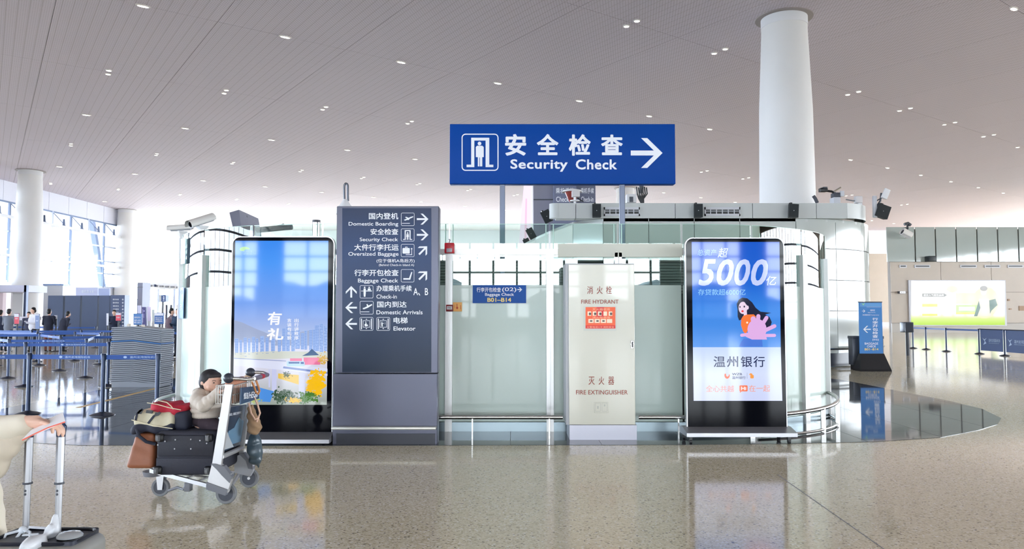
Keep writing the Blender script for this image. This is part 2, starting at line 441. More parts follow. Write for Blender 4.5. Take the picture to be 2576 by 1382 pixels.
for i in range(-24, 24):
    for j in range(-8, 9):
        c = U*(U0 + (i+.5)*SU) + V*(V0 + (j+.5)*SV)
        if abs(c.x) > 72 or c.y < -60 or c.y > 90: continue
        vis = c.y > 12 and abs(c.x) < .75*c.y + 5 and c.y < 86 and -40 < c.x < 56
        cell.append((0 if vis else 1, c.length, c))
cell.sort(key=lambda t: (t[0], t[1]))
rest = MB()
for k, (a_, b_, c) in enumerate(cell):
    if k < 290:
        o = bpy.data.objects.new('ceiling_panel', pan_me); C.objects.link(o); o.parent = ceiling
        o.location = (c.x, c.y, H); o.rotation_euler = (0, 0, AU)
    else:
        Mx = Matrix.Translation((c.x, c.y, H)) @ Matrix.Rotation(AU, 4, 'Z')
        rest.box((-SU/2+q, -SV/2+q, 0), (SU/2-q, SV/2-q, .045), 0, Mx)
o = rest.build('outer_ceiling_panels', M_ceil, ceiling); o['kind'] = 'stuff'

# downlights
M_lamp = mat('downlight_warm', (255, 244, 225), .3, em=12)
M_lampring = mat('downlight_ring', (225, 220, 216), .4)
def lamp_mesh(rx, ry):
    a = MB(); n = 20
    o_ = [(rx*1.35*math.cos(2*PI*k/n), ry*1.35*math.sin(2*PI*k/n)) for k in range(n)]
    i_ = [(rx*math.cos(2*PI*k/n), ry*math.sin(2*PI*k/n)) for k in range(n)]
    vs = [(x, y, -.02) for x, y in o_] + [(x, y, -.035) for x, y in i_]
    a.add(vs, [(k, (k+1) % n, n+(k+1) % n, n+k) for k in range(n)]); a.add([(x, y, 0) for x, y in o_] + [(x, y, -.02) for x, y in o_], [(k, (k+1) % n, n+(k+1) % n, n+k) for k in range(n)])
    b = MB(); b.prism([(x, y, -.032) for x, y in i_], (0, 0, .01))
    return a.mesh('ring', M_lampring), b.mesh('diffuser', M_lamp)
l1 = lamp_mesh(.16, .07); l2 = lamp_mesh(.085, .085)
def downlight(c, kind, key):
    rot = AU
    r = bpy.data.objects.new('downlight', (l1 if kind == 1 else l2)[0]); C.objects.link(r); r.location = (c.x, c.y, H); r.rotation_euler = (0, 0, rot)
    n_ = LN[key] = LN.get(key, -1) + 1
    if kind == 1: tag(r, 'elongated warm downlight, %s from left in the %s lit seam' % (ORDW[min(n_, 19)], ORDW[key[1]]), 'downlight', 'elongated downlights along the ceiling seams')
    else: tag(r, 'small round downlight, %s from left in the %s paired row, %s one' % (ORDW[min(n_, 19)], ORDW[key[1]], 'farther' if key[2] > 0 else 'nearer'), 'downlight', 'small round downlights in pairs between the lit seams')
    d = bpy.data.objects.new('diffuser', (l1 if kind == 1 else l2)[1]); C.objects.link(d); d.parent = r
def infr(c):
    v = Vector((c.x, c.y*math.cos(TH) + (H-EYE)*math.sin(TH), (H-EYE)*math.cos(TH) - c.y*math.sin(TH)))
    return c.y > 10 and abs(v.x/v.y*F) < 1290 and v.z/v.y*F < 695 and -36 < c.x < 50 and c.y < 80
nl = 0; LN = {}
ORDW = ['first', 'second', 'third', 'fourth', 'fifth', 'sixth', 'seventh', 'eighth', 'ninth', 'tenth', 'eleventh', 'twelfth', 'thirteenth', 'fourteenth', 'fifteenth', 'sixteenth', 'seventeenth', 'eighteenth', 'nineteenth', 'twentieth']
for m_ in range(-1, 5):
    for i in range(-16, 24):
        c = U*(16.9 + 4.4*i) + V*(V0 + 2*SV*m_)
        if infr(c): downlight(c, 1, (1, m_+1)); nl += 1
        for s_ in (-1, 1):
            c = U*(16.9 + 4.4*i + .02*s_) + V*(V0 + SV*(2*m_+1) + .26*s_)
            if infr(c) and c.length < 75: downlight(c, 2, (2, m_+1, s_)); nl += 1
print('downlights', nl)

# ---- columns
def column(px, pytop, dia_t=1.4, dia_m=1.7, label=''):
    d = ray(px, pytop); t = (H-EYE)/d.z; c = Vector((d.x*t, d.y*t, 0))
    o = link_struct('column', c)
    mb = MB(); mb.lathe([(dia_m/2*.98, 0), (dia_m/2, 3), (dia_m/2*.99, 5), ((dia_t+dia_m)/4+.03, 8), (dia_t/2, 10.5), (dia_t/2, H)], c, 48); mb.build('shaft', M_col, o)
    mb = MB(); mb.lathe([(dia_t/2*1.26, H-.03), (dia_t/2*1.26, H+.04)], c, 48); mb.build('ceiling_ring', mat('column_reveal', (150, 142, 140), .6), o)
    mb = MB(); mb.lathe([(dia_t/2*1.015, H-.32), (dia_t/2*1.015, H-.02)], c, 48); mb.build('collar', M_white, o)
    return c
col_a = column(1972, 46)
column(77, 430); column(318, 528); column(1573, 474, 1.35, 1.6)
column(-700, 330)

# ---- left window wall
LX = -36.3
Z0, Z1 = 3.75, 9.5
wl = link_struct('wall_left')
mb = MB(); mb.box((LX-.3, 30.8, 0), (LX, 68, Z0)); mb.box((LX-.3, -56, 0), (LX, 30.8, .9)); mb.build('lower_wall', M_wallgrey, wl)
yy = 68 - 2.6
while yy > 30:
    mb = MB(); mb.box((LX-.12, yy+.02, Z1+.05), (LX, yy+2.58, H)); mb.build('panel', M_wallgrey, wl); yy -= 2.6
mb = MB(); mb.box((LX-.3, -56, Z1+.05), (LX-.13, 68, H)); mb.build('upper_wall', M_wallgrey, wl)
bays = [(-56 + 12.4*k, -56 + 12.4*(k+1)) for k in range(10)]
for n_, (a, b) in enumerate(bays):
    w = link_struct('window_%d' % (n_+1), (LX, a, 0)); zs = Z0 if n_ > 6 else .9
    mb = MB(); ns = 5; st = (b-a)/ns
    for k in range(ns+1):
        mb.box((LX-.06, a+k*st-.08, zs), (LX+.06, a+k*st+.08, Z1+.05), 0 if k % 2 else 1)
    for z_ in (Z0+.05, 5.0, 6.1, 7.4, 8.5, Z1): mb.box((LX-.05, a, z_-.06), (LX+.05, b, z_+.06), 1 if z_ > 9 else 0)
    mb.build('frame', [M_frame, M_framedark], w)
    mb = MB(); mb.box((LX-.02, a, zs), (LX-.01, b, Z1)); mb.build('pane', M_wglass, w)
    if n_ > 6:
        mb = MB()
        for z_ in (8.35, 5.6):
            mb.box((LX+.5, a, z_-.09), (LX+.75, b, z_+.09))
            for k in range(ns): mb.box((LX, a+k*st-.05, z_-.05), (LX+.5, a+k*st+.05, z_+.05))
        mb.build('wind_rail', M_white, w)
        mb = MB()
        for k in range(ns+1):
            mb.tube([(LX+.1, a+k*st, Z1-.1), (LX+.6, a+k*st+.9, 8.4)], .03, 6); mb.cyl((LX+.5, a+k*st+.7, 8.45), (LX+.5, a+k*st+.7, 9.0), .11, .07, 10)
        mb.build('tie_rod', M_framedark, w)
# leaning end strut
mb = MB(); mb.tube([P(225, 520, 66.5), P(258, 722, 66.5)], .28, 4); tag(mb.build('trim_1', M_framedark), kind='structure')

# ---- far wall (end of the hall) with tall windows
FYW = 85.0
wf = link_struct('wall_far')
mb = MB(); mb.box((-60, FYW, 8.3), (60, FYW+.4, H)); mb.box((-60, FYW, 0), (45, FYW+.4, .4)); mb.build('wall_band', M_wallgrey, wf)
mb = MB(); mb.box((20, FYW, .4), (60, FYW+.4, 8.3)); mb.build('solid_wall', M_wall, wf)
for n_ in range(10):
    x0 = -60 + 8*n_; w = link_struct('window_%d' % (n_+11), (x0, FYW, 0)); mb = MB()
    for k in range(4): mb.box((x0+k*2-.07, FYW, .4), (x0+k*2+.07, FYW+.15, 8.3))
    for z_ in (.5, 3.0, 4.7, 6.5, 8.2): mb.box((x0, FYW+.03, z_-.05), (x0+8, FYW+.12, z_+.05))
    mb.build('frame', M_frame, w)
    mb = MB(); mb.box((x0, FYW+.05, .4), (x0+8, FYW+.06, 8.3)); mb.build('pane', M_wglass, w)
# ---- rear wall (behind the camera, seen in reflections)
wr = link_struct('wall_rear'); RY = -55
mb = MB(); mb.box((-75, RY-.4, 8.6), (75, RY, H)); mb.box((-75, RY-.4, 0), (75, RY, 1.0)); mb.build('wall_band', mat('rear_wall_grey', (120, 124, 132), .6), wr)
for n_ in range(9):
    x0 = -72 + 16*n_; w = link_struct('window_%d' % (n_+24), (x0, RY, 0)); mb = MB()
    mb.box((x0-1.3, RY-.4, 1), (x0+1.3, RY+.1, 8.6))
    for k in range(1, 6): mb.box((x0+1.3+k*2.4-.1, RY-.2, 1), (x0+1.3+k*2.4+.1, RY, 8.6))
    for z_ in (2.6, 4.1, 5.6, 7.1): mb.box((x0, RY-.2, z_-.09), (x0+16, RY, z_+.09))
    mb.build('frame', mat('rear_frame', (70, 78, 95), .5), w)
# roofs, planting and buildings outside behind the camera side
M_out = mat('outside_buildings', (105, 118, 128), .8)
for k in range(26):
    x0 = -95 + k*7.5; h_ = random.uniform(2.5, 6.5)
    mb = MB(); mb.box((x0, -92, 0), (x0 + random.uniform(4, 7), -82, h_)); mb.prism([(x0, -92, h_), (x0+5, -92, h_), (x0+2.5, -92, h_+1)], (0, 10, 0))
    tag(mb.build('distant_building', M_out), kind='structure')
mb = MB(); mb.add([(-250, -250, -.05), (250, -250, -.05), (250, 250, -.05), (-250, 250, -.05)], [(0, 1, 2, 3)]); tag(mb.build('ground', mat('apron_concrete', (190, 190, 188), .8)), kind='structure')
# right wall out of frame
wri = link_struct('wall_right'); mb = MB(); mb.box((58, -56, 0), (58.4, 57, 1.0)); mb.box((58, -56, 8.8), (58.4, 57, H)); mb.box((58, -56, 1), (58.4, -15, 8.8)); mb.box((58, 50, 1), (58.4, 57, 8.8)); mb.build('wall_band', M_wall, wri)
for n_ in range(5):
    y0_ = -15 + 13*n_; w = link_struct('window_%d' % (n_+40), (58, y0_, 0)); mb = MB()
    for k in range(6): mb.box((58, y0_+k*2.6-.12, 1), (58.25, y0_+k*2.6+.12, 8.8))
    for z_ in (2.4, 4.0, 5.6, 7.2): mb.box((58, y0_, z_-.08), (58.2, y0_+13, z_+.08))
    mb.build('frame', M_frame, w)
# grey of the built slats that imitate a mirrored wall in the glass
M_slat = mat('reflected_slat_grey', (150, 152, 152), .5)

# ---- right-hand end wall with parapet glazing, vents and light box
RW = 57.0
we = link_struct('wall_right_end', (35, RW, 0))
xl, xr = P(2240, 700, RW).x, 58
M_walltile = M_wall
edges = [2240, 2350, 2450, 2550, 2660, 2770]
for zz0, zz1 in ((.75, 3.1), (3.13, 5.45)):
    for k in range(8):
        x0 = xl + k*3.9
        mb = MB(); mb.box((x0+.015, RW, zz0), (x0+3.885, RW+.3, zz1)); mb.build('cladding_panel', M_wall, we)
mb = MB(); mb.box((xl, RW+.05, 0), (xr, RW+.4, 8.0)); mb.build('wall_core', mat('wall_joint', (120, 112, 104), .6), we)
mb = MB(); mb.box((xl, RW-.04, 0), (xr, RW+.04, .72)); mb.build('skirting', mat('skirting_stone', (150, 142, 132), .3), we)
M_parglass = mat('parapet_glass', (158, 168, 164), .06, spec=.9)
pe = [2228, 2300.5, 2352, 2404, 2456.5, 2508.5, 2560.5, 2612, 2664]
for a, b in zip(pe, pe[1:]):
    x0 = P(a, 620, RW).x; x1 = P(b, 620, RW).x
    mb = MB(); mb.box((x0+.05, RW-.1, 5.47), (x1-.05, RW-.02, 8.15)); mb.build('parapet_panel', M_parglass, we)
for a, b in ((2262, 2280), (2300, 2339), (2415, 2456), (2476, 2515), (2534, 2573)):
    p0 = P(a, 674, RW); p1 = P(b, 667, RW)
    mb = MB(); mb.box((p0.x, RW-.06, p0.z), (p1.x, RW, p1.z), 0); mb.box((p0.x+.08, RW-.07, p0.z+.07), (p1.x-.08, RW-.05, p1.z-.05), 1); mb.build('air_vent', [M_ltgrey, M_black], we)
for a, b, w_, h_ in ((2537, 755, 5, 5), (2541, 778, 6, 3), (2574, 776, 22, 12)):
    q0 = P(a-w_/2, b+h_/2, RW); q1 = P(a+w_/2, b-h_/2, RW)
    mb = MB(); mb.box((q0.x, RW-.05, q0.z), (q1.x, RW, q1.z)); tag(mb.build('wall_plate', mat('plate_tan', (150, 120, 92), .5), we))
LB = thing('light_box', 'large glowing white and green advertising light box on the beige end wall', 'light box', P(2410, 818, RW-.1))
Fz = Front(RW-.14)
q0 = P(2291, 818, RW-.15); q1 = P(2528, 707, RW-.15)
mb = MB(); mb.box((q0.x-.06, RW-.13, q0.z-.06), (q1.x+.06, RW, q1.z+.06)); mb.build('casing', M_ltgrey, LB)
zb = ORG[LB.name].z
flat('screen', Fz, [rect(2292, 707, 2528, 818)], grad_mat('lightbox_print', [(0, (190, 232, 90)), (.13, (222, 246, 150)), (.3, (250, 253, 240)), (1, (253, 254, 252))], q0.z-zb, q1.z-zb, 1.08), LB)
E = lambda n, c, s=1.0: mat('glow_' + n, c, .08, em=s)
flat('print_shape', Fz, [ell(2478, 762, 34, 40, rot=.2), ell(2395, 728, 14, 8), rect(2405, 738, 2462, 765)], E('yellow', (250, 246, 176), 1.0), LB, .008)
flat('print_shape', Fz, [rect(2320, 765, 2358, 772), rect(2320, 790, 2358, 795), rect(2405, 786, 2465, 791)], E('lime', (222, 240, 70), 1.1), LB, .010)
flat('print_shape', Fz, [rect(2405, 768, 2463, 790)], E('green', (175, 232, 120), 1.1), LB, .009)
flat('print_shape', Fz, [rect(2412, 772, 2452, 782)], E('pale', (240, 252, 232), 1.0), LB, .011)
flat('print_shape', Fz, [[(2320, 739), (2376, 739), (2382, 743), (2376, 747), (2320, 747)]], E('greybar', (120, 120, 112)), LB, .010)
text('夜日人气餐饮品牌', Fz, 2323, 740.5, 2374, 745.5, E('white', (255, 255, 255), 1.2), LB, .01, d=.013)
flat('print_figure', Fz, [ell(2474, 733, 8.5, 11), [(2462, 752), (2488, 752), (2494, 796), (2458, 796)]], E('skinpale', (240, 222, 200), .95), LB, .013)
flat('print_figure', Fz, [ell(2474.5, 726, 9.5, 6.5, 14), ], E('hairgrey', (128, 122, 112)), LB, .016)
flat('print_figure', Fz, [[(2462, 757), (2450, 796), (2458, 796), (2466, 775)], [(2488, 756), (2504, 752), (2509, 768), (2494, 782), (2490, 790)]], E('darkgreen', (70, 110, 95)), LB, .017)
# ================================================================ REAR ROUNDED BUILDING (security hall) behind
M_panelwall = mat('back_painted_glass', (186, 192, 188), .07, spec=.8)
M_fascia = mat('fascia_paint', (186, 190, 188), .35)
M_plinth = mat('plinth_dark', (52, 56, 68), .25)
hall = thing('security_hall_block', 'tall rounded pale grey panelled block with roof fascia behind the glass enclosure', 'building', (5, 24, 0))
# path: left side wall, front, right curve
c2 = (8.1, 24.3); R2 = 3.3; FY2 = 21.0
path = [(-.3, 34.0), (.35, 29.5), (.85, 26.3), (1.35, 23.6), (1.8, 21.8), (2.6, FY2), (4.4, FY2), (6.2, FY2), (c2[0], FY2)]
path += [(c2[0] + R2*math.sin(t), c2[1] - R2*math.cos(t)) for t in [math.radians(a) for a in (12, 24, 36, 48, 60, 72, 84, 96, 110, 125)]]
ZF0, ZF1 = 4.28, 4.7
def wallrun(pts, z0, z1, th, out=0.0, gap=.012, name='wall_panel', m=M_panelwall, parent=None, sub=1):
    for (ax, ay), (bx, by) in zip(pts, pts[1:]):
        d = Vector((bx-ax, by-ay, 0)); L = d.length; d.normalize(); n = Vector((d.y, -d.x, 0))
        a = Vector((ax, ay, 0)) + n*out; 
        q = [a + d*gap, a + d*(L-gap), a + d*(L-gap) - n*th, a + d*gap - n*th]
        mb = MB(); mb.prism([Vector((p.x, p.y, z0)) for p in q], (0, 0, z1-z0)); mb.build(name, m, parent)
def smooth_shell(pts, z0, z1, th, name, m, parent, out=0.0):
    """curved wall leaf with true normals along the run"""
    mb = MB(); n = len(pts); N = []
    for i in range(n):
        a = pts[max(i-1, 0)]; b = pts[min(i+1, n-1)]; d = Vector((b[0]-a[0], b[1]-a[1], 0)).normalized(); N.append(Vector((d.y, -d.x, 0)))
    o_ = [Vector((p[0], p[1], 0)) + N[i]*out for i, p in enumerate(pts)]; i_ = [o_[k] - N[k]*th for k in range(n)]
    vs = [(p.x, p.y, z) for p in o_ for z in (z0, z1)]; mb.add(vs, [(2*k, 2*k+2, 2*k+3, 2*k+1) for k in range(n-1)], 0, None, True)
    vs = [(p.x, p.y, z) for p in i_ for z in (z0, z1)]; mb.add(vs, [(2*k, 2*k+1, 2*k+3, 2*k+2) for k in range(n-1)], 0, None, True)
    mb.add([(p.x, p.y, z1) for p in o_] + [(p.x, p.y, z1) for p in i_], [(k, k+1, n+k+1, n+k) for k in range(n-1)])
    for k in (0, n-1):
        mb.add([(o_[k].x, o_[k].y, z0), (o_[k].x, o_[k].y, z1), (i_[k].x, i_[k].y, z1), (i_[k].x, i_[k].y, z0)], [(0, 1, 2, 3)])
    return mb.build(name, m, parent)
def sub_arc(cx, cy, r, a0, a1, n=6): return [(cx + r*math.sin(math.radians(a0+(a1-a0)*k/n)), cy - r*math.cos(math.radians(a0+(a1-a0)*k/n))) for k in range(n+1)]
zr = [(.42, 1.62), (1.64, 2.5), (2.52, 3.4), (3.42, ZF0-.02)]
fx = [2.6, 3.9, 5.2, 6.5, c2[0]]
for z0, z1 in zr:
    for a, b in zip(fx, fx[1:]):
        mb = MB(); mb.box((a+.008, FY2, z0), (b-.008, FY2+.05, z1)); mb.build('wall_panel', M_panelwall, hall)
    for a, b in zip(path[:5], path[1:6]): wallrun([a, b], z0, z1, .05, parent=hall)
    for k in range(6): smooth_shell(sub_arc(c2[0], c2[1], R2, 22*k+.15, 22*(k+1)-.15), z0, z1, .05, 'wall_panel', M_panelwall, hall)
allp = path[:9] + sub_arc(c2[0], c2[1], R2, 0, 132, 24)[1:]
smooth_shell([(x, y) for x, y in allp], 0, .42, .1, 'plinth', M_plinth, hall, .03)
smooth_shell(allp, 0, ZF0-.02, .08, 'backing', mat('backing_grey', (110, 114, 114), .5), hall, -.06)
# roof slab
mb = MB(); mb.prism([(x, y, ZF0-.1) for x, y in allp], (0, 0, .08)); mb.build('roof_deck', M_fascia, hall)
# fascia box, set slightly back, in lengths
ff = [P(1399, 530, FY2-.1).x, P(1449, 530, FY2-.1).x, P(1700, 530, FY2-.1).x, P(1895, 530, FY2-.1).x, P(2056, 530, FY2-.1).x, P(2135, 530, FY2-.1).x]
for a, b in zip(ff, ff[1:]):
    mb = MB(); mb.box((a+.008, FY2-.04, ZF0-.015), (b-.008, FY2+.5, ZF1)); mb.build('fascia_panel', M_fascia, hall)
mb = MB(); mb.lathe([(.2, ZF0), (.2, ZF1)], (ff[0]+.02, FY2+.15, 0), 24); mb.build('fascia_end', M_fascia, hall)
smooth_shell(sub_arc(ff[-1]-.4, FY2+1.3, 1.4, 16, 88, 10), ZF0-.015, ZF1, .3, 'fascia_panel', M_fascia, hall)
for (a, b) in ((1520, 1610), (1774, 1863)):
    p0 = P(a, 543, FY2-.12); p1 = P(b, 521, FY2-.12)
    v = thing('air_vent', 'silver slotted air vent on the roof fascia, ' + ('the one crossed by the sign post' if a < 1600 else 'the one above the bank advertising screen'), 'vent', (p0.x, FY2-.08, p0.z))
    mb = MB(); Y = FY2-.055
    mb.box((p0.x, Y-.03, p0.z), (p1.x, Y+.02, p0.z+.06)); mb.box((p0.x, Y-.03, p1.z-.07), (p1.x, Y+.02, p1.z)); mb.box((p0.x, Y-.03, p0.z), (p0.x+.03, Y+.02, p1.z)); mb.box((p1.x-.03, Y-.03, p0.z), (p1.x, Y+.02, p1.z)); mb.build('frame', M_ltgrey, v)
    mb = MB(); mb.box((p0.x+.03, Y-.005, p0.z+.06), (p1.x-.03, Y+.01, p1.z-.07)); mb.build('recess', M_black, v)
    for k in range(1, 6):
        x = p0.x + (p1.x-p0.x)*k/6; mb = MB(); mb.box((x-.012, Y-.02, p0.z+.06), (x+.012, Y+.01, p1.z-.07)); mb.build('divider', M_ltgrey, v)
    mb = MB(); mb.box((p0.x+.03, Y-.025, p0.z+.13), (p1.x-.03, Y-.01, p0.z+.145)); mb.build('louvre', M_ltgrey, v)
def speaker(px0, py0, px1, py1, Y, label, tilt=0):
    p0 = P(px0, py1, Y); p1 = P(px1, py0, Y)
    s = thing('wall_speaker', label, 'speaker', ((p0.x+p1.x)/2, Y, p0.z), 'black wall speakers round the block')
    w_, h_ = (p1.x-p0.x)/2, p1.z-p0.z; cx = (p0.x+p1.x)/2
    M_ = Matrix.Translation((cx, Y, p0.z+h_/2)) @ Matrix.Rotation(tilt, 4, 'Y')
    mb = MB(); mb.prism([(-w_, 0, -h_/2), (w_, 0, -h_/2), (w_, 0, h_/2), (-w_, 0, h_/2)], (0, .001, 0), 0, M_)
    mb = MB(); top = [(-w_, -.0, h_/2), (w_, 0, h_/2), (w_*.75, .16, h_/2), (-w_*.75, .16, h_/2)]
    mb.prism(top, (0, 0, -h_), 0, M_); mb.build('cabinet', mat('speaker_black', (30, 38, 42), .5), s)
    mb = MB(); mb.box((-w_*.9, -.008, -h_*.47), (w_*.9, 0, h_*.47), 0, M_); mb.build('front_grille', mat('speaker_grille', (22, 30, 33), .7, bump=.4, nscale=90), s)
    mb = MB(); mb.ball((0, -.01, 0), .012, 0, M_); mb.build('badge', M_ltgrey, s)
    mb = MB(); mb.box((-w_*.5, .1, h_/2), (-w_*.1, .22, h_/2+.05), 0, M_); mb.box((-.03, .15, -.06), (.03, .3, .06), 0, M_); mb.build('bracket', M_black, s)
speaker(1490, 513, 1512, 547, FY2-.3, 'black speaker on the fascia left of the slotted vent behind the sign post')
speaker(1746, 513, 1768, 547, FY2-.3, 'black speaker on the fascia beside the slotted vent over the bank screen')
speaker(1985, 513, 2009, 547, FY2-.3, 'black speaker on the fascia just right of the big white column', .06)
speaker(1364, 529, 1387, 560, 24.5, 'large tilted black speaker at the left corner of the block', -.45)
speaker(1327, 574, 1345, 602, 28, 'tilted black speaker midway down the side of the block', -.5)
speaker(1318, 600, 1334, 622, 31, 'smallest tilted black speaker far back on the side of the block', -.45)
speaker(2206, 515, 2238, 548, 21.4, 'tilted black speaker under the white antenna at the right corner', .35)
# low bumper rail round the block
c2r = sub_arc(c2[0], c2[1], R2+.35, 0, 118, 20)
rl = thing('bumper_rail', 'thin steel bumper rail around the foot of the rounded rear block', 'rail', (8, 20.6, 0))
mb = MB(); mb.tube([(x, y, .56) for x, y in c2r], .03, 8); mb.build('top_tube', M_steel, rl)
mb = MB(); mb.tube([(x, y, .06) for x, y in c2r], .025, 8); mb.build('bottom_tube', M_steel, rl)
for k in (2, 8, 13, 17):
    x, y = c2r[k]; mb = MB(); mb.box((x-.025, y-.025, 0), (x+.025, y+.025, .56)); mb.build('post', M_steel, rl)

# ================================================================ FRONT GLASS ENCLOSURE
def frost_mat():
    m = bpy.data.materials.new('frosted_glass'); m.use_nodes = True; nt = m.node_tree; b = nt.nodes['Principled BSDF']
    b.inputs['Base Color'].default_value = rgb((194, 210, 201)); b.inputs['Roughness'].default_value = .35
    b.inputs['Coat Weight'].default_value = .25; b.inputs['Coat Roughness'].default_value = .02
    return m
M_frost = frost_mat()
M_post = mat('post_white_metal', (208, 208, 206), .3, .3)
GY = 10.0; ZG = 2.79; ZFR = 1.96; ZT = 2.42
enc = thing('glass_enclosure', 'rounded glass enclosure with frosted lower panels and white metal posts', 'partition', (0, 12, 0))
xs = [-2.57, -1.75, -.85, .51, 1.435, 2.3]
gcx, gR = 2.3, 2.95
def leaf(pts, frosted=True):
    if frosted: smooth_shell(pts, .13, ZFR, .012, 'frosted_pane', M_frost, enc)
    smooth_shell(pts, ZFR+.003, ZG, .012, 'clear_pane', M_glass, enc)
    smooth_shell(pts, ZG, ZG+.006, .012, 'pane_edge', M_glassedge, enc)
for a, b in zip(xs, xs[1:]): leaf([(a+.012, GY), (b-.012, GY)])
arcR = [0, 20, 40, 60, 80, 100]
for a, b in zip(arcR, arcR[1:]):
    leaf(sub_arc(gcx, GY+gR, gR, a+.3, b-.3, 8))
    leaf([(-x-.27, y) for x, y in sub_arc(gcx, GY+gR, gR, a+.3, b-.3, 8)][::-1])
full = [(-x-.27, y) for x, y in sub_arc(gcx, GY+gR, gR, 0, 100, 24)][::-1] + [(xs[0], GY), (xs[-1], GY)] + sub_arc(gcx, GY+gR, gR, 0, 100, 24)[1:]
smooth_shell(full, 0, .125, .08, 'plinth', mat('plinth_steel', (126, 140, 146), .25, .6), enc, .03)
smooth_shell([p for p in full if p[1] < GY+.02], ZT-.05, ZT+.03, .05, 'transom', M_post, enc, .03)
mb = MB(); mb.box((.62, GY-.05, ZT-.08), (2.3, GY+.03, ZT+.1)); mb.build('wide_transom', mat('transom_cream', (205, 206, 192), .4), enc)
for x in xs[1:-1]:
    mb = MB()
    for s_ in (-1, 1): mb.box((x + s_*.028-.02, GY-.05, 0), (x + s_*.028+.02, GY+.03, ZT-.02))
    mb.box((x-.03, GY-.035, 0), (x+.03, GY, ZT-.02)); mb.build('post', M_post, enc)
    for s_ in (-1, 1):
        mb = MB(); mb.box((x+s_*.05-.006, GY-.02, ZT), (x+s_*.05+.006, GY+.005, ZG)); mb.build('glass_fin', M_glassedge, enc)
for a in arcR[1:]:
    for sgn in (1, -1):
        x = gcx + gR*math.sin(math.radians(a)); y = GY + gR - gR*math.cos(math.radians(a))
        if sgn < 0: x = -x - .27
        n = Vector((x - (gcx if sgn > 0 else -gcx-.27), y-(GY+gR), 0)).normalized(); t = Vector((-n.y, n.x, 0))
        p = Vector((x, y, 0)) + n*.035
        mb = MB(); mb.prism([p-t*.06-n*.04, p+t*.06-n*.04, p+t*.06+n*.02, p-t*.06+n*.02], (0, 0, ZT)); mb.build('post', M_post, enc)
# slatted board added inside to imitate a slatted wall mirrored in the clear strip
refl_slats = thing('reflected_slats', 'grey slatted board imitating slats mirrored in the clear glass above the frosted panes', 'reflection', (0, 10.7, 0))
mb = MB(); mb.box((-2.4, 10.9, 0), (2.9, 10.98, 2.36)); mb.build('back_board', mat('reflection_backing', (112, 112, 114), .5), refl_slats)
for k in range(12):
    z = 1.86 + k*.042
    mb = MB(); mb.box((-2.4, 10.84, z+.006), (2.9, 10.9, z+.036)); mb.build('slat', M_slat, refl_slats)

# decals
sg = thing('baggage_check_sign', 'blue baggage check sign reading B01-B14 on the frosted pane', 'sign', P(1256, 763, GY-.02))
Fs = Front(GY-.03); M_sblue = mat('sign_blue', (4, 80, 164), .4, spec=.2); M_syel = mat('print_yellow', (248, 222, 130), .5)
mb = MB(); p0 = P(1189, 763, GY-.03); p1 = P(1323.5, 718, GY-.03); mb.box((p0.x, GY-.03, p0.z), (p1.x, GY-.015, p1.z)); mb.build('plate', M_sblue, sg)
text('行李开包检查', Fs, 1199, 723.5, 1260, 735.5, M_ink, sg, .02)
text('(02)', Fs, 1275-1, 723.5, 1298, 736, M_ink, sg, .012) if False else text('(02)', Fs, 1263, 723.5, 1299, 736, M_ink, sg, .012)
flat('arrow', Fs, arrow(1307.5, 729, 12, 0, .2), M_ink, sg)
text('Baggage Check', Fs, 1220, 737.5, 1293, 747, M_ink, sg, .025)
text('B01–B14', Fs, 1226, 749.5, 1286, 760, M_syel, sg, .03)
# left curved decals
def curve_decal(label, a, z0, z1, wdeg, m, txts):
    aa = math.radians(a); s = thing('hanging_decal', label, 'sign', (-gcx-.27-gR*math.sin(aa), GY+gR-gR*math.cos(aa), z0))
    n = Vector((-math.sin(aa), -math.cos(aa), 0)); u = Vector((math.cos(aa), -math.sin(aa), 0))
    o = Vector((-gcx-.27, GY+gR, 0)) + n*(gR+.035); w_ = gR*math.radians(wdeg)/2
    f = Face(o, u, (0, 0, 1))
    flat('plate', f, [rect(-w_, z0, w_, z1)], m, s, .0, .006)
    for t, x0, y0, x1, y1, mm in txts: text(t, f, x0*w_, y0, x1*w_, y1, mm, s, .02, d=.004)
    return s
M_dblue = mat('decal_blue', (120, 160, 228), .4)
curve_decal('pale blue baggage check decal on glass beside the scenery screen', 17, 1.72, 1.97, 11, M_dblue, [('行李开包检查', -.85, 1.95, .9, 1.89, M_ink), ('Baggage Check', -.6, 1.86, .6, 1.82, M_ink), ('B01-B14', -.5, 1.79, .6, 1.745, M_syel)])
curve_decal('tall narrow pale blue decal on the left curved glass', 56, 1.5, 1.97, 7, M_dblue, [('01', -.4, 1.93, .4, 1.86, M_ink), ('行李', -.5, 1.72, .5, 1.62, M_ink)])
curve_decal('upper pale blue decal strip on the left curved clear glass', 55, 2.33, 2.72, 6, mat('decal_paleblue', (190, 208, 245), .4), [])
sdr = thing('glass_decal', 'small pale blue decal on the right curved glass beside the bank screen', 'sign', P(2067, 763, 11.8))
aa = math.radians(72); n = Vector((math.sin(aa), -math.cos(aa), 0)); u = Vector((math.cos(aa), math.sin(aa), 0)); f = Face(Vector((gcx, GY+gR, 0)) + n*(gR+.035), u, (0, 0, 1))
flat('plate', f, [rect(-.2, 1.72, .2, 1.99)], mat('decal_lilac', (168, 190, 238), .4), sdr, 0, .006); text('02', f, -.08, 1.9, .1, 1.82, M_ink, sdr, .02, d=.004)

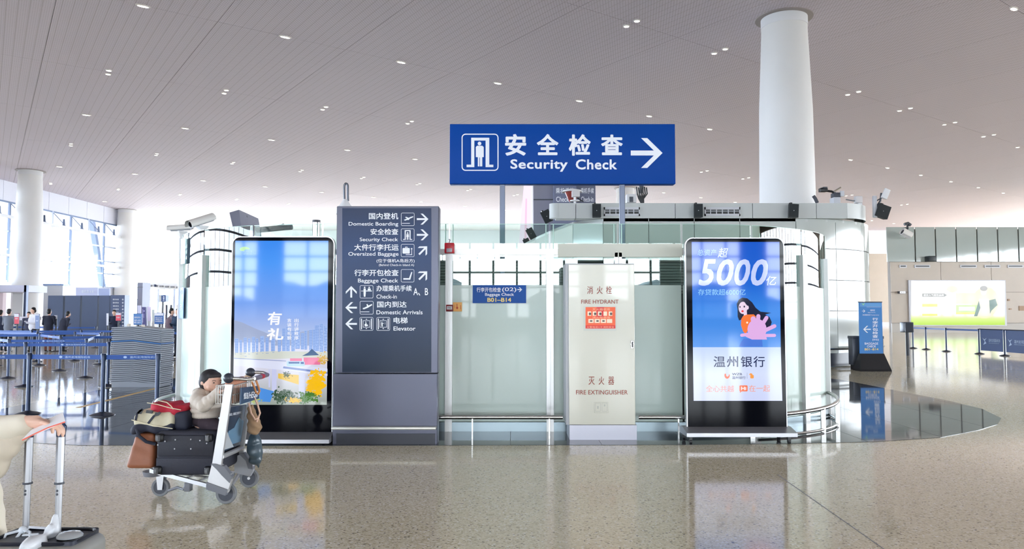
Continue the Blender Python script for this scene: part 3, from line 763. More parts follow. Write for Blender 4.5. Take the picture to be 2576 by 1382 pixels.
# alarm devices on the post at x=-.85
def pxbox(mb, px0, py0, px1, py1, Y, d, mi=0, r=0):
    a = P(px0, py1, Y); b = P(px1, py0, Y)
    if r: mb.rbox((a.x, Y, a.z), (b.x, Y+d, b.z), r, 2, mi)
    else: mb.box((a.x, Y, a.z), (b.x, Y+d, b.z), mi)
    return mb
M_red = mat('alarm_red', (205, 30, 48), .35)
al = thing('fire_alarm_strobe', 'red fire alarm strobe on top of the white post', 'alarm', P(1130, 637, 9.9))
pxbox(MB(), 1118, 611, 1142.5, 637, 9.86, .08, r=.01).build('housing', M_red, al)
pxbox(MB(), 1123, 625, 1137, 635, 9.845, .02, r=.004).build('lens', mat('strobe_lens', (178, 170, 180), .2), al)
pxbox(MB(), 1125, 613, 1134, 622, 9.855, .01).build('nameplate', mat('red_dark', (180, 12, 36), .4), al)
mb = MB(); mb.tube([P(1130, 611, 9.9), P(1132, 604, 9.9), P(1129, 602, 9.9)], .008, 6); mb.build('wire', M_grey, al)
al = thing('manual_call_point', 'dark red manual fire call point on the white post', 'alarm', P(1130, 784, 9.9))
pxbox(MB(), 1122, 767, 1139.5, 784, 9.88, .06, r=.006).build('housing', mat('red_brown', (128, 30, 36), .4), al)
pxbox(MB(), 1124, 771, 1137, 779, 9.872, .01).build('break_pane', M_white, al)
text('FIRE', Front(9.87), 1126, 773, 1135, 777, M_inkblack, al, .01)
cd = thing('instruction_card', 'small orange instruction card beside the fire call point', 'card', P(1150, 784, 9.96))
pxbox(MB(), 1139.5, 761, 1162, 784, 9.965, .01).build('card_plate', mat('card_orange', (252, 188, 104), .5), cd)
flat('print_mark', Front(9.964), [ell(1150, 775, 2.6, 3.2), rect(1149, 765, 1150.6, 774), rect(1158, 768, 1159.2, 779)] + [rect(1143, 767+2*k, 1144.5, 768+2*k) for k in range(5)], mat('print_orange_red', (200, 70, 20), .5), cd)

# bumper rail in front of the glass
br = thing('handrail', 'polished steel bumper rail curving along the foot of the glass enclosure', 'rail', (0, 9.45, 0))
RYY = 9.42; RZ = .27
arc = [(2.75 + 2.1*math.sin(math.radians(a)), RYY + 2.1 - 2.1*math.cos(math.radians(a)), .27 + .1*a/95) for a in range(0, 96, 5)]
run2 = [(1.6, RYY, RZ)] + arc
mb = MB(); mb.tube([(-1.0, RYY, RZ), (.64, RYY, RZ)], .027, 10); mb.tube(run2, .027, 10); mb.build('top_tube', M_steel, br)
mb = MB(); mb.tube([(x, y, .03) for x, y, z in arc[2:]], .018, 8); mb.build('bottom_tube', M_steel, br)
for a in (8, 42, 60, 92):
    x = 2.75 + 2.1*math.sin(math.radians(a)); y = RYY + 2.1 - 2.1*math.cos(math.radians(a))
    mb = MB(); mb.box((x-.03, y-.012, 0), (x+.03, y+.012, .27+.1*a/95)); mb.build('post', M_steel, br)
for x in (-.5, .47, 2.1):
    mb = MB(); mb.box((x-.008, RYY-.02, 0), (x+.008, RYY+.02, RZ)); mb.build('post', M_steel, br)
lr = [(-3.3 - 2.0*math.sin(math.radians(a)), RYY + 2.1 - 2.1*math.cos(math.radians(a)), .3) for a in range(30, 96, 5)]
mb = MB(); mb.tube(lr, .027, 10); mb.tube([(x, y, .03) for x, y, z in lr], .018, 8)
tag(mb.build('handrail', M_steel, None, lr[0]), 'short curved steel rail end at the left foot of the glass enclosure', 'rail')

# ---- fire hydrant cabinet
cab = thing('fire_hydrant_cabinet', 'cream fire hydrant and extinguisher cabinet standing before the glass', 'cabinet', (1.1, 9.5, 0))
CYY = 9.33; a0 = P(1424, 900, CYY).x; a1 = P(1598, 900, CYY).x; zt = P(1500, 663, CYY).z; zk = P(1500, 1070, CYY).z
M_cream = mat('cabinet_cream', (206, 204, 188), .22, coat=.3)
mb = MB(); mb.box((a0, CYY+.025, zk), (a1, CYY+.5, zt)); mb.build('body', mat('cabinet_grey', (178, 180, 184), .4), cab)
d0 = P(1431, 900, CYY).x
mb = MB(); mb.rbox((d0, CYY-.005, zk+.005), (a1-.005, CYY+.025, zt-.015), .004, 1); mb.build('door', M_cream, cab)
mb = MB(); mb.box((a0+.04, CYY-.012, 0), (a1+.01, CYY+.5, zk)); mb.build('kick_plate', mat('kick_lilac', (168, 168, 178), .3, .3), cab)
Fc = Front(CYY-.006); M_rtext = mat('print_brown_red', (150, 62, 42), .5)
mb = MB(); q0 = P(1586, 877, CYY); q1 = P(1594, 857, CYY); mb.rbox((q0.x, CYY-.02, q0.z), (q1.x, CYY, q1.z), .004, 1); hd = mb.build('handle', M_steel, cab)
mb = MB(); q0 = P(1588.5, 874, CYY); q1 = P(1592, 860, CYY); mb.box((q0.x, CYY-.023, q0.z), (q1.x, CYY-.018, q1.z)); mb.build('finger_slot', M_black, hd)
for t, x0, x1 in (('消', 1477, 1491.5), ('火', 1501, 1516), ('栓', 1524.5, 1539)): text(t, Fc, x0, 720.5, x1, 740, M_rtext, cab, .004)
text('FIRE HYDRANT', Fc, 1462, 754.5, 1556, 764.5, M_rtext, cab, .006)
for t, x0, x1 in (('灭', 1480.5, 1496), ('火', 1506, 1520), ('器', 1530, 1545)): text(t, Fc, x0, 948, x1, 968.5, M_rtext, cab, .004)
text('FIRE EXTINGUISHER', Fc, 1449, 982, 1579, 993, M_rtext, cab, .006)
pst = thing('notice_poster', 'orange red instruction notice stuck on the cabinet door', 'poster', P(1508, 830, CYY-.01))
flat('backing_sheet', Fc, [rect(1468, 770, 1551, 833)], mat('sheet_clear', (196, 198, 186), .15), pst, .001, .001)
za = ORG[pst.name].z
flat('paper', Fc, [rect(1473, 773, 1548, 827)], mat('poster_orange', (246, 98, 48), .4), pst, .003)
flat('print_band', Fc, [rect(1473, 819, 1548, 827), rect(1501, 773, 1519, 798)], mat('poster_red', (226, 40, 36), .4), pst, .004)
flat('print_band', Fc, [rect(x, 784, x+9, 795) for x in (1478, 1491, 1504, 1518, 1531)] + [rect(x, 803, x+13.5, 813) for x in (1480, 1495.5, 1511, 1526.5)], mat('poster_photo', (250, 226, 196), .4), pst, .005)
flat('print_band', Fc, [ell(x+5, 790, 3, 3.6, 10) for x in (1479, 1492, 1505, 1532)] + [ell(x+5, 808, 3.6, 2, 10) for x in (1482, 1498, 1513)], mat('poster_dark', (70, 44, 40), .4), pst, .006)
text('灭火器使用', Fc, 1490, 775.5, 1534, 782, mat('poster_peach', (255, 190, 150), .4), pst, .005, d=.006)
text('消火栓使用', Fc, 1490, 796.5, 1534, 802, mat('poster_peach'), pst, .005, d=.006)
text('火警电话119 消防安全', Fc, 1476, 821, 1545, 825.5, mat('poster_peach'), pst, .003, d=.006)
ol = thing('embossed_plate', 'small cream plate with faint marks low on the cabinet door', 'plate', P(1512, 1041, CYY-.01))
mb = MB(); q0 = P(1494.5, 1039, CYY); q1 = P(1530, 1012, CYY); mb.rbox((q0.x, CYY-.014, q0.z), (q1.x, CYY-.003, q1.z), .003, 1); mb.build('plate_body', M_cream, ol)
flat('print_mark', Front(CYY-.014), ring(1497, 1014, 1511, 1036, 2, 1) + ring(1514, 1014, 1528, 1036, 2, 1) + [rect(1502, 1022, 1506, 1029), rect(1519, 1018, 1523, 1023)], mat('mark_grey', (176, 176, 164), .4), ol, .001)

# ---- wayfinding pylon
PY = 9.02
pyl = thing('wayfinding_pylon', 'tall grey wayfinding pylon with a navy directory of white arrows', 'sign', (-1.55, 9.1, 0))
M_pyl = mat('pylon_grey', (84, 86, 102), .32, .35)
ax, bx = P(844, 800, PY).x, P(1102.5, 800, PY).x; zt = P(970, 519, PY).z; zm = P(970, 940, PY).z
mb = MB(); mb.rbox((ax, PY, zm+.004), (bx, PY+.22, zt), .006, 1); mb.build('upper_body', M_pyl, pyl)
mb = MB(); mb.rbox((ax-.02, PY+.002, .0), (bx-.005, PY+.22, zm-.004), .006, 1); mb.build('lower_body', M_pyl, pyl)
mb = MB(); mb.box((ax+.03, PY-.012, 0), (bx-.03, PY+.01, .13)); mb.build('base_plate', mat('pylon_base', (48, 50, 58), .4, .3), pyl)
mb = MB(); q0 = P(833, 1082, PY-.08); q1 = P(1097, 1075, PY-.08); mb.rbox((q0.x, PY-.09, q0.z), (q1.x, PY, q1.z), .008, 2); mb.build('bumper_bar', mat('bumper_cream', (200, 200, 192), .3, .4), pyl)
Fp = Front(PY-.004); z0_, z1_ = P(970, 937, PY).z, P(970, 523, PY).z
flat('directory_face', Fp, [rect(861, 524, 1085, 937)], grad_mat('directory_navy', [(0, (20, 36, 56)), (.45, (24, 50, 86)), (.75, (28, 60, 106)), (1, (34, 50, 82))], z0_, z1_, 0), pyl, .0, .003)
K = 1/3.838; X = lambda v: 830 + v*K; Yy = lambda v: 500 + v*K
Fp = Front(PY-.008)
def pt(t, x0, y0, x1, y1, b=.012): text(t, Fp, X(x0), Yy(y0), X(x1), Yy(y1), M_ink, pyl, b)
pt('国内登机', 376, 138, 660, 200, .02); pt('Domestic Boarding', 181, 226, 660, 272)
pt('安全检查', 392, 290, 660, 350, .02); pt('Security Check', 288, 377, 657, 422)
pt('大件行李托运', 235, 440, 663, 502, .02); pt('Oversized Baggage', 178, 516, 663, 563)
pt('(位于值机A岛后方)', 450, 582, 818, 622, .012); pt('(Behind Check-in Island A)', 472, 630, 812, 658, .008)
pt('行李开包检查', 236, 685, 663, 748, .02); pt('Baggage Check', 271, 772, 658, 822)
pt('办理乘机手续', 449, 838, 790, 896, .02); pt('Check-in', 449, 926, 646, 966); pt('A、B', 806, 864, 948, 938)
pt('国内到达', 456, 992, 740, 1052, .02); pt('Domestic Arrivals', 449, 1078, 895, 1118)
pt('电梯', 614, 1146, 750, 1206, .02); pt('Elevator', 614, 1235, 826, 1275)
D90 = PI/2
for cx, cy, an in ((895, 198, 0), (895, 350, 0), (900, 500, -PI/4), (900, 742, -PI/4), (206, 900, -D90), (205, 1053, PI), (205, 1210, PI)):
    s_ = 112 if an in (0, PI, -D90) else 112
    flat('arrow', Fp, arrow(X(cx), Yy(cy), s_*K, an), M_ink, pyl)
def icon(x0, y0, x1, y1, polys):
    w = x1-x0
    T = lambda p: (X(x0 + p[0]*w), Yy(y0 + p[1]*(y1-y0)))
    allp_ = ring(X(x0), Yy(y0), X(x1), Yy(y1), 3.5, .9) + [[T(p) for p in q] for q in polys]
    flat('pictogram', Fp, allp_, M_ink, pyl)
man = [ell(.5, .27, .06, .065, 12), [(.42, .36), (.58, .36), (.6, .62), (.56, .62), (.56, .86), (.51, .86), (.51, .64), (.49, .64), (.49, .86), (.44, .86), (.44, .62), (.4, .62)]]
gate = [rect(.28, .12, .72, .2), rect(.28, .12, .36, .86), rect(.64, .12, .72, .86), rect(.16, .82, .36, .88), rect(.64, .82, .84, .88)]
plane_up = [[(.2, .55), (.75, .3), (.92, .27), (.9, .34), (.45, .55), (.3, .6)], [(.3, .35), (.38, .3), (.62, .42), (.5, .47)], [(.55, .45), (.68, .4), (.58, .55), (.5, .56)], rect(.06, .79, .66, .83)]
plane_dn = [[(.22, .52), (.32, .5), (.75, .28), (.88, .22), (.92, .3), (.6, .5), (.3, .62), (.22, .6)], [(.48, .26), (.56, .22), (.66, .38), (.56, .42)], rect(.06, .79, .7, .83)]
bag = [rrect(.12, .3, .66, .74, .06), ring(.3, .18, .5, .32, .03, .04)[0] if False else rect(.32, .2, .48, .24), rect(.32, .2, .36, .32), rect(.44, .2, .48, .32), rect(.36, .8, .84, .85), rect(.78, .4, .82, .85), ell(.8, .36, .06, .06, 10)]
seat = [rect(.18, .68, .6, .8), [(.6, .8), (.7, .8), (.86, .22), (.78, .2), (.62, .66)]]
desk = [ell(.36, .16, .06, .07, 10), [(.28, .25), (.45, .25), (.45, .6), (.42, .88), (.3, .88), (.28, .6)], rect(.1, .42, .3, .46), rect(.45, .4, .9, .47), ell(.7, .16, .055, .06, 10), [(.6, .24), (.8, .24), (.82, .38), (.58, .38)]]
lift = lambda inner: [rect(.1, .1, .17, .9), rect(.83, .1, .9, .9), rect(.24, .24, .76, .27), rect(.24, .73, .76, .76), rect(.24, .24, .27, .76), rect(.73, .24, .76, .76), [(.43, .18), (.5, .11), (.57, .18)], [(.43, .82), (.57, .82), (.5, .89)]] + inner
icon(687, 137, 816, 263, plane_up); icon(686, 290, 815, 413, gate + [[(x, .1+y*.9) for x, y in q] for q in man])
icon(686, 440, 815, 563, bag); icon(686, 683, 814, 808, seat); icon(289, 838, 418, 963, desk); icon(289, 990, 420, 1118, plane_dn)
icon(287, 1146, 418, 1275, lift([ell(.45, .36, .035, .04, 8), ell(.47, .58, .11, .11, 14, 0, 1.4*PI), [(.43, .42), (.5, .42), (.52, .55), (.6, .55), (.63, .66), (.58, .66), (.55, .6), (.45, .6)]]))
icon(450, 1146, 580, 1275, lift([ell(.4, .37, .035, .04, 8), [(.35, .43), (.46, .43), (.45, .7), (.38, .7)], rect(.45, .44, .55, .47), rect(.62, .4, .65, .44), rect(.62, .48, .65, .52)]))

# ---- overhead security sign
SY = 10.45
ss = thing('security_check_sign', 'large blue security check sign on two grey poles above the enclosure', 'sign', (0, SY, 0))
Fo = Front(SY-.06); q0 = P(1131, 463, SY-.06); q1 = P(1698, 312, SY-.06)
M_bblue = mat('sign_blue_board', (0, 66, 152), .5, spec=.15, noise_amt=.02)
mb = MB(); mb.rbox((q0.x, SY-.06, q0.z), (q1.x, SY+.1, q1.z), .008, 2); mb.build('board', M_bblue, ss)
for px in (1264, 1565):
    x = P(px, 470, SY).x; mb = MB(); mb.rbox((x-.037, SY-.02, 0), (x+.037, SY+.055, q0.z), .006, 1); mb.build('pole', mat('pole_grey', (108, 116, 136), .35, .4), ss)
K2 = 1/4.3186; SX = lambda v: 1120+v*K2; SZ = lambda v: 300+v*K2
for t, x0, y0, x1, y1 in (('安', 650, 162, 880, 398), ('全', 995, 162, 1230, 392), ('检', 1342, 165, 1580, 398), ('查', 1693, 168, 1928, 392)):
    text(t, Fo, SX(x0), SZ(y0), SX(x1), SZ(y1), M_ink, ss, .042)
text('Security', Fo, SX(708), SZ(436), SX(1330), SZ(572), M_ink, ss, .032, spacing=1.06); text('Check', Fo, SX(1418), SZ(436), SX(1865), SZ(548), M_ink, ss, .032, spacing=1.06)
flat('arrow', Fo, arrow(SX(2188), SZ(368), 345*K2, 0, .155), M_ink, ss)
man2 = [ell(.485, .265, .05, .05, 16), [(.42, .325), (.56, .325), (.6, .36), (.6, .63), (.56, .63), (.56, .88), (.495, .88), (.495, .64), (.48, .64), (.48, .88), (.44, .88), (.44, .63), (.385, .63), (.385, .36)]]
g2 = [rect(.26, .11, .75, .185), rect(.26, .11, .345, .9), rect(.65, .11, .75, .9), rect(.135, .835, .345, .9), rect(.65, .835, .86, .9)]
flat('pictogram', Fo, ring(SX(178), SZ(158), SX(579), SZ(562), 10, 2.6) + [[(SX(178+401*x), SZ(158+404*y)) for x, y in q] for q in man2 + g2], M_ink, ss)
# ================================================================ ADVERTISING KIOSKS
def kiosk(label, Y, x0, x1, ytop, ybot, scr, base, art):
    k = thing('advertising_screen', label, 'display', (P((x0+x1)/2, 900, Y).x, Y, 0))
    a, b = P(x0, ybot, Y).x, P(x1, ybot, Y).x; zb, zt = P(1288, ybot, Y).z, P(1288, ytop, Y).z
    def rr(x0, z0, x1, z1, r):   # only the top corners are rounded
        out = [(x0, z0), (x1, z0)]
        out += [(x1-r+r*math.cos(t), z1-r+r*math.sin(t)) for t in [PI/2*i/8 for i in range(9)]]
        out += [(x0+r-r*math.sin(t), z1-r+r*math.cos(t)) for t in [PI/2*i/8 for i in range(9)]]
        return out
    mb = MB(); mb.prism([(x, Y, z) for x, z in rr(a, zb, b, zt, .1)], (0, .07, 0)); mb.build('casing', mat('kiosk_rim', (205, 208, 214), .3, .8), k)
    mb = MB(); mb.prism([(x, Y-.006, z) for x, z in rr(a+.012, zb, b-.012, zt-.012, .09)], (0, .012, 0)); mb.build('bezel_glass', M_blackgloss, k)
    bx0, by0, bx1, by1 = base
    p0 = P(bx0, by1, Y-.1); p1 = P(bx1, by0, Y-.1)
    mb = MB(); mb.prism([(p0.x, Y-.22, p0.z), (p0.x, Y-.22, p0.z+.045), (p0.x, Y-.0, zb+.005), (p0.x, Y+.1, zb+.005), (p0.x, Y+.26, p0.z+.045), (p0.x, Y+.26, p0.z)], (p1.x-p0.x, 0, 0))
    mb.build('base', mat('kiosk_base', (178, 178, 182), .32, .7), k)
    for sx in (p0.x+.06, p1.x-.08):
        for sy in (Y-.15, Y+.2):
            mb = MB(); mb.cyl((sx-.014, sy, .028), (sx+.014, sy, .028), .028, n=14); mb.box((sx-.02, sy-.02, .045), (sx+.02, sy+.02, p0.z)); mb.build('caster', M_black, k)
    art(k, Front(Y-.007), scr)
    return k
em = lambda n, c=(255, 255, 255), s=1.0: mat('screen_' + n, c, .05, em=s)
def art_bank(k, f, scr):
    o = ORG[k.name]; Y = f.Y
    zA = P(1288, 1008, Y).z - o.z; zB = P(1288, 874, Y).z - o.z; zC = P(1288, 608, Y).z - o.z
    flat('picture_area', f, [[(1740, 609), (1960.5, 609), (1964, 874), (1743, 874)]], grad_mat('bank_blue', [(0, (82, 150, 236)), (.35, (52, 134, 230)), (.6, (0, 98, 214)), (1, (0, 86, 206))], zB, zC), k, .001)
    flat('picture_area', f, [[(1743, 874), (1964, 874), (1968, 1009), (1745, 1009)]], grad_mat('bank_white', [(0, (206, 214, 250)), (.5, (214, 224, 252)), (1, (196, 214, 250))], zA, zB), k, .001)
    lt = em('pale_lilac', (196, 208, 250))
    X = lambda v: 1700 + v/2.5125; Z = lambda v: 580 + v/2.5125
    T = lambda t, x0, y0, x1, y1, m, b=.01, sh=0: text(t, f, X(x0), Z(y0), X(x1), Z(y1), m, k, b, sh, d=.006)
    T('总资产', 136, 120, 256, 160, em('sky', (150, 196, 250)), .008); T('超', 263, 110, 330, 172, lt, .02, .2)
    for c_, x0, x1 in (('5', 142, 252), ('0', 256, 366), ('0', 368, 470), ('0', 474, 582)): T(c_, x0, 182, x1, 350, lt, .025, .22)
    T('亿', 570, 288, 636, 348, lt, .02, .15); T('存贷款超6000亿', 140, 371, 440, 410, em('sky2', (140, 200, 250)), .01)
    q = lambda pts: [(X(a), Z(b)) for a, b in pts]
    flat('figure_hair', f, [q([(390, 500), (385, 465), (398, 438), (420, 425), (452, 430), (482, 455), (505, 490), (535, 514), (603, 521), (565, 532), (592, 548), (606, 580), (598, 606), (575, 622), (545, 595), (505, 560), (450, 548), (400, 570), (391, 545)])], em('ink_navy', (14, 20, 52)), k, .003)
    flat('figure_face', f, [ell(X(424), Z(490), 11, 15.5), q([(428, 515), (448, 510), (450, 545), (430, 548)]), ell(X(453), Z(488), 3, 5)], em('skin_pink', (238, 214, 236)), k, .005)
    flat('figure_hair', f, [q([(398, 470), (400, 440), (425, 432), (455, 440), (462, 475), (445, 470), (430, 448), (412, 452)])], em('ink_navy'), k, .0065)
    flat('figure_feature', f, [ell(X(405), Z(484), 1.6, 2.3, 10), ell(X(432), Z(482), 1.9, 2.6, 10)], em('ink_navy'), k, .0065); flat('figure_feature', f, [ell(X(421), Z(511), 3, 2.6, 10)], em('lip', (230, 50, 60)), k, .0065)
    flat('figure_shirt', f, [q([(413, 560), (425, 540), (450, 532), (492, 531), (505, 545), (495, 585), (470, 612), (440, 655), (425, 640), (411, 598)])], em('orange', (250, 122, 50)), k, .0075)
    flat('figure_badge', f, [ell(X(450), Z(583), 2.5, 2.5, 10)], em('cream', (250, 240, 220)), k, .009)
    flat('figure_jeans', f, [q([(430, 682), (510, 690), (515, 735), (400, 735), (412, 705)]), q([(505, 690), (545, 690), (548, 735), (512, 735)])], em('denim', (70, 120, 220)), k, .0055)
    def finger(x0, y0, x1, y1, w): return [q(seg(x0, y0, x1, y1, w)), ell(X(x1), Z(y1), w/2/2.5125, w/2/2.5125, 10)]
    flat('figure_hand', f, [ell(X(512), Z(625), 24, 26), q([(450, 650), (560, 640), (575, 690), (480, 690), (440, 672)])] + finger(500, 600, 488, 560, 34) + finger(515, 600, 520, 542, 26) + finger(535, 610, 572, 552, 24) + finger(545, 640, 622, 605, 24) + finger(540, 665, 622, 664, 20) + finger(470, 655, 415, 663, 20), em('hand_pink', (226, 176, 232)), k, .0105)
    nv = em('text_navy', (20, 34, 84))
    for c_, x0, x1 in (('温', 238, 312), ('州', 322, 393), ('银', 410, 482), ('行', 490, 562)): T(c_, x0, 796, x1, 864, nv, .012)
    og = em('text_orange', (246, 112, 60)); op = em('text_salmon', (246, 160, 140))
    flat('logo_mark', f, [q(p) for p in [ell(324, 917, 17, 21, 16, -.3, PI+.6)]] , og, k, .004); flat('logo_mark', f, [ell(X(326), Z(910), 3.6, 5.6, 12)], em('paper_lilac', (206, 218, 250)), k, .006)
    T('WZB', 355, 902, 418, 916, nv, .02); T('温州银行', 355, 922, 440, 940, nv, .01)
    flat('logo_rule', f, [q(rect(449, 900, 451, 938))], em('rule', (150, 160, 190)), k, .004)
    flat('logo_mark', f, [ell(X(474), Z(914), 4.2, 4.2, 14, PI, 2*PI), q(rrect(470, 914, 492, 936, 5))], em('logo_amber', (250, 160, 70)), k, .004)
    T('全心共越', 190, 980, 368, 1022, op, .006); T('在一起', 462, 978, 595, 1020, op, .006)
    flat('speech_bubble', f, [q(rrect(402, 980, 453, 1018, 5)), q([(405, 1015), (418, 1015), (406, 1028)])], og, k, .004); T('Hi', 412, 988, 444, 1010, em('white', (250, 250, 255)), .04)
def art_city(k, f, scr):
    o = ORG[k.name]; Y = f.Y; zA = P(1288, 1018, Y).z - o.z; zB = P(1288, 606, Y).z - o.z
    flat('picture_area', f, [[(592, 606), (826, 606), (824, 832), (589, 832)]], grad_mat('city_sky', [(0, (170, 190, 236)), (.3, (116, 160, 238)), (.75, (70, 150, 246)), (1, (50, 136, 240))], P(1288, 832, Y).z-o.z, zB), k, .001)
    flat('picture_area', f, [[(589, 832), (824, 832), (822, 1019), (586, 1019)]], grad_mat('city_ground', [(0, (150, 160, 150)), (.4, (206, 206, 220)), (.75, (222, 222, 240)), (1, (170, 190, 232))], zA, P(1288, 832, Y).z-o.z), k, .001)
    q = lambda *p: list(p)
    flat('hills', f, [[(589, 806), (610, 812), (640, 826), (680, 842), (700, 862), (589, 862)], [(700, 850), (760, 835), (800, 828), (824, 838), (824, 870), (690, 870)]], em('haze', (160, 174, 208)), k, .002)
    rnd = random.Random(3); tw = []; wn = []
    for x, y0, w, y1 in [(591, 852, 9, 895), (603, 856, 6, 895), (613, 850, 8, 898), (624, 852, 6, 895), (634, 848, 8, 890), (644, 852, 6, 892), (655, 846, 10, 890), (668, 850, 8, 890), (682, 852, 10, 888), (699, 846, 8, 888), (710, 826, 9, 884), (720, 822, 9, 884), (733, 832, 9, 884), (743, 830, 12, 878), (757, 838, 8, 880), (766, 832, 7, 880), (778, 830, 8, 882), (787, 829, 7, 882), (792, 818, 11, 884), (804, 814, 10, 886), (815, 820, 8, 884)]:
        tw.append(rect(x, y0, x+w, y1)); 
        for r_ in range(int((y1-y0)/4)):
            for c_ in range(int(w/2.6)): wn.append(rect(x+1+c_*2.6, y0+2+r_*4, x+2.2+c_*2.6, y0+4+r_*4))
    flat('tower_block', f, tw, em('tower', (158, 186, 238)), k, .003); flat('tower_windows', f, wn, em('tower_win', (84, 128, 206)), k, .004)
    flat('meadow', f, [[(589, 888), (690, 884), (824, 886), (824, 900), (589, 906)]], em('pale_green', (206, 210, 200)), k, .005)
    flat('viaduct', f, [[(589, 903), (700, 910), (824, 928), (824, 946), (740, 934), (589, 920)]], em('deck', (216, 220, 242)), k, .007)
    flat('viaduct_edge', f, [[(714, 922), (824, 936), (824, 941), (712, 927)], [(589, 901), (720, 908), (720, 909.5), (589, 902.5)]], em('deck_blue', (120, 140, 196)), k, .009)
    flat('pier', f, [rect(752, 934, 767, 1000), rect(684, 926, 696, 985), rect(676, 930, 680, 975)], em('pier', (196, 200, 234)), k, .006)
    flat('pink_house', f, [rect(764, 900, 806, 918), rect(730, 902, 760, 912)], em('pink', (232, 118, 160)), k, .006)
    flat('roof', f, [[(760, 896), (775, 888), (785, 878), (792, 884), (803, 894)]], em('roofblue', (44, 84, 132)), k, .008)
    flat('train', f, [rrect(722, 909, 767, 922, 4)], em('train_white', (176, 212, 246)), k, .011)
    flat('train_window', f, [rect(727, 911, 754, 915), rect(757, 911, 765, 916)], em('train_win', (40, 82, 150)), k, .013)
    def tree(n, cx, cy, rx, ry, m, d, cnt=26):
        flat(n, f, [ell(cx + rnd.gauss(0, .45)*rx, cy + rnd.gauss(0, .45)*ry, rnd.uniform(.05, .2)*rx, rnd.uniform(.05, .2)*ry, 7, rot=rnd.random()*3) for _ in range(cnt*5)], m, k, d)

    flat('bank_grass', f, [[(700, 940), (752, 944), (752, 968), (700, 952)]], em('yellow_grass', (226, 186, 50)), k, .0065)
    tree('tree', 796, 965, 22, 30, em('tree_yellow', (246, 190, 20)), .010, 60); tree('tree', 812, 905, 12, 12, em('tree_yellow2', (214, 170, 60)), .009, 18)
    tree('tree', 775, 1000, 24, 13, em('tree_green', (70, 120, 40)), .012, 44); tree('tree', 714, 996, 26, 15, em('tree_dark', (44, 76, 48)), .010, 50)
    tree('tree', 740, 1008, 18, 7, em('tree_yellow'), .013, 20); tree('tree', 640, 1004, 16, 11, em('tree_pale', (160, 176, 90)), .010, 24); tree('tree', 722, 944, 10, 8, em('tree_dark'), .008, 16)
    flat('water', f, [[(652, 975), (690, 985), (680, 1012), (650, 1010)]], em('water', (70, 140, 220)), k, .008)
    wt = em('white', (250, 250, 255))
    text('有', f, 674, 785, 710, 818, wt, k, .03, .1, d=.012); text('礼', f, 672, 826, 714, 856, wt, k, .03, .1, d=.012)
    vtext('言谈有礼貌', f, 723, 801, 734, 856, wt, k, .012, .012); vtext('出行讲秩序', f, 741, 801, 752, 856, wt, k, .012, .012)
    flat('logo_mark', f, [ell(616, 628, 13, 7, 14, PI, 2*PI), ell(610, 628, 7, 4)], em('logo_green', (140, 200, 110)), k, .003)
    text('文明温州', f, 610, 631, 645, 636, em('sky', (150, 196, 250)), k, .005, d=.004); text('绿色出行', f, 611, 637, 644, 641, em('sky'), k, .005, d=.004)
kiosk('free-standing screen with a bank advert reading 5000 beside the fire cabinet', 9.2, 1728, 1981, 598, 1075, (1740, 609, 1968, 1008), (1722, 1083, 1997, 1096), art_bank)
kiosk('free-standing screen showing a city with yellow trees behind the luggage trolley', 9.12, 574.5, 836, 595, 1088, (590, 606, 826, 1018), (560, 1100, 834, 1112), art_city)

# ---- gooseneck above the pylon
gn = thing('gooseneck_vent', 'grey gooseneck pipe on a white cone rising behind the pylon', 'pipe', P(866, 530, 11.5))
Yg = 11.5
mb = MB(); pts = [P(866.5, 505, Yg), P(866, 480, Yg)] + [P(870.5 - 4.5*math.cos(t), 470 - 8*math.sin(t), Yg) for t in [PI*i/8 for i in range(9)]] + [P(875, 490, Yg), P(875.5, 506, Yg)]
mb.tube(pts, .017, 10); mb.build('bent_pipe', mat('pipe_grey', (98, 102, 112), .3, .6), gn)
b_ = P(868, 540, Yg); mb = MB(); mb.lathe([(.14, 0), (.13, .1), (.07, .17), (.035, .24)], (b_.x, Yg, b_.z), 20); mb.build('cone_base', M_white, gn)
mb = MB(); mb.cyl((b_.x, Yg, 0), (b_.x, Yg, b_.z), .03); mb.build('standpipe', M_white, gn)

# ---- cctv cameras on the left corner of the enclosure
def cctv(label, a, b, Y, r, pole=None, Yb=None):
    A, B = P(a[0], a[1], Y), P(b[0], b[1], Yb or Y)
    c = thing('security_camera', label, 'camera', (A+B)/2)
    d = (B-A).normalized(); mb = MB(); mb.cyl(A+d*.03, B, r*.85, n=18); mb.build('housing', M_ltgrey, c)
    mb = MB(); up = Vector((0, 0, 1)); s = d.cross(up).normalized(); up2 = s.cross(d)
    pr = [(s*math.cos(t) + up2*math.sin(t))*r*1.05 for t in [PI*(i/12*1.3-.15) for i in range(13)]]
    vs = [A - d*.02 + p for p in pr] + [B + d*.02 + p for p in pr]; n = 13
    mb.add(vs, [(k, k+1, n+k+1, n+k) for k in range(n-1)], 0, None, True); mb.build('sunshield', mat('camera_shield', (214, 212, 208), .4), c)
    mb = MB(); mb.cyl(A+d*.025, A+d*.05, r*.62, n=18); mb.build('lens', M_blackgloss, c)
    mb = MB(); m_ = (A+B)/2; pb = pole or (m_ - Vector((0, 0, .25))); mb.tube([m_ - up2*r, Vector(pb)], .02, 8); mb.build('bracket', M_white, c)
    return c
cctv('white security camera pointing left at the left enclosure corner', (426, 576), (480, 572), 12.1, .055, P(455, 600, 12.1))
cctv('white security camera with visible lens tilted above the left enclosure corner', (476, 566), (533, 548), 11.4, .07, P(508, 580, 11.6), 11.8)
cctv('small security camera on the far right parapet glass', (2269, 583), (2290, 594), 56, .3, P(2283, 600, 56.95))
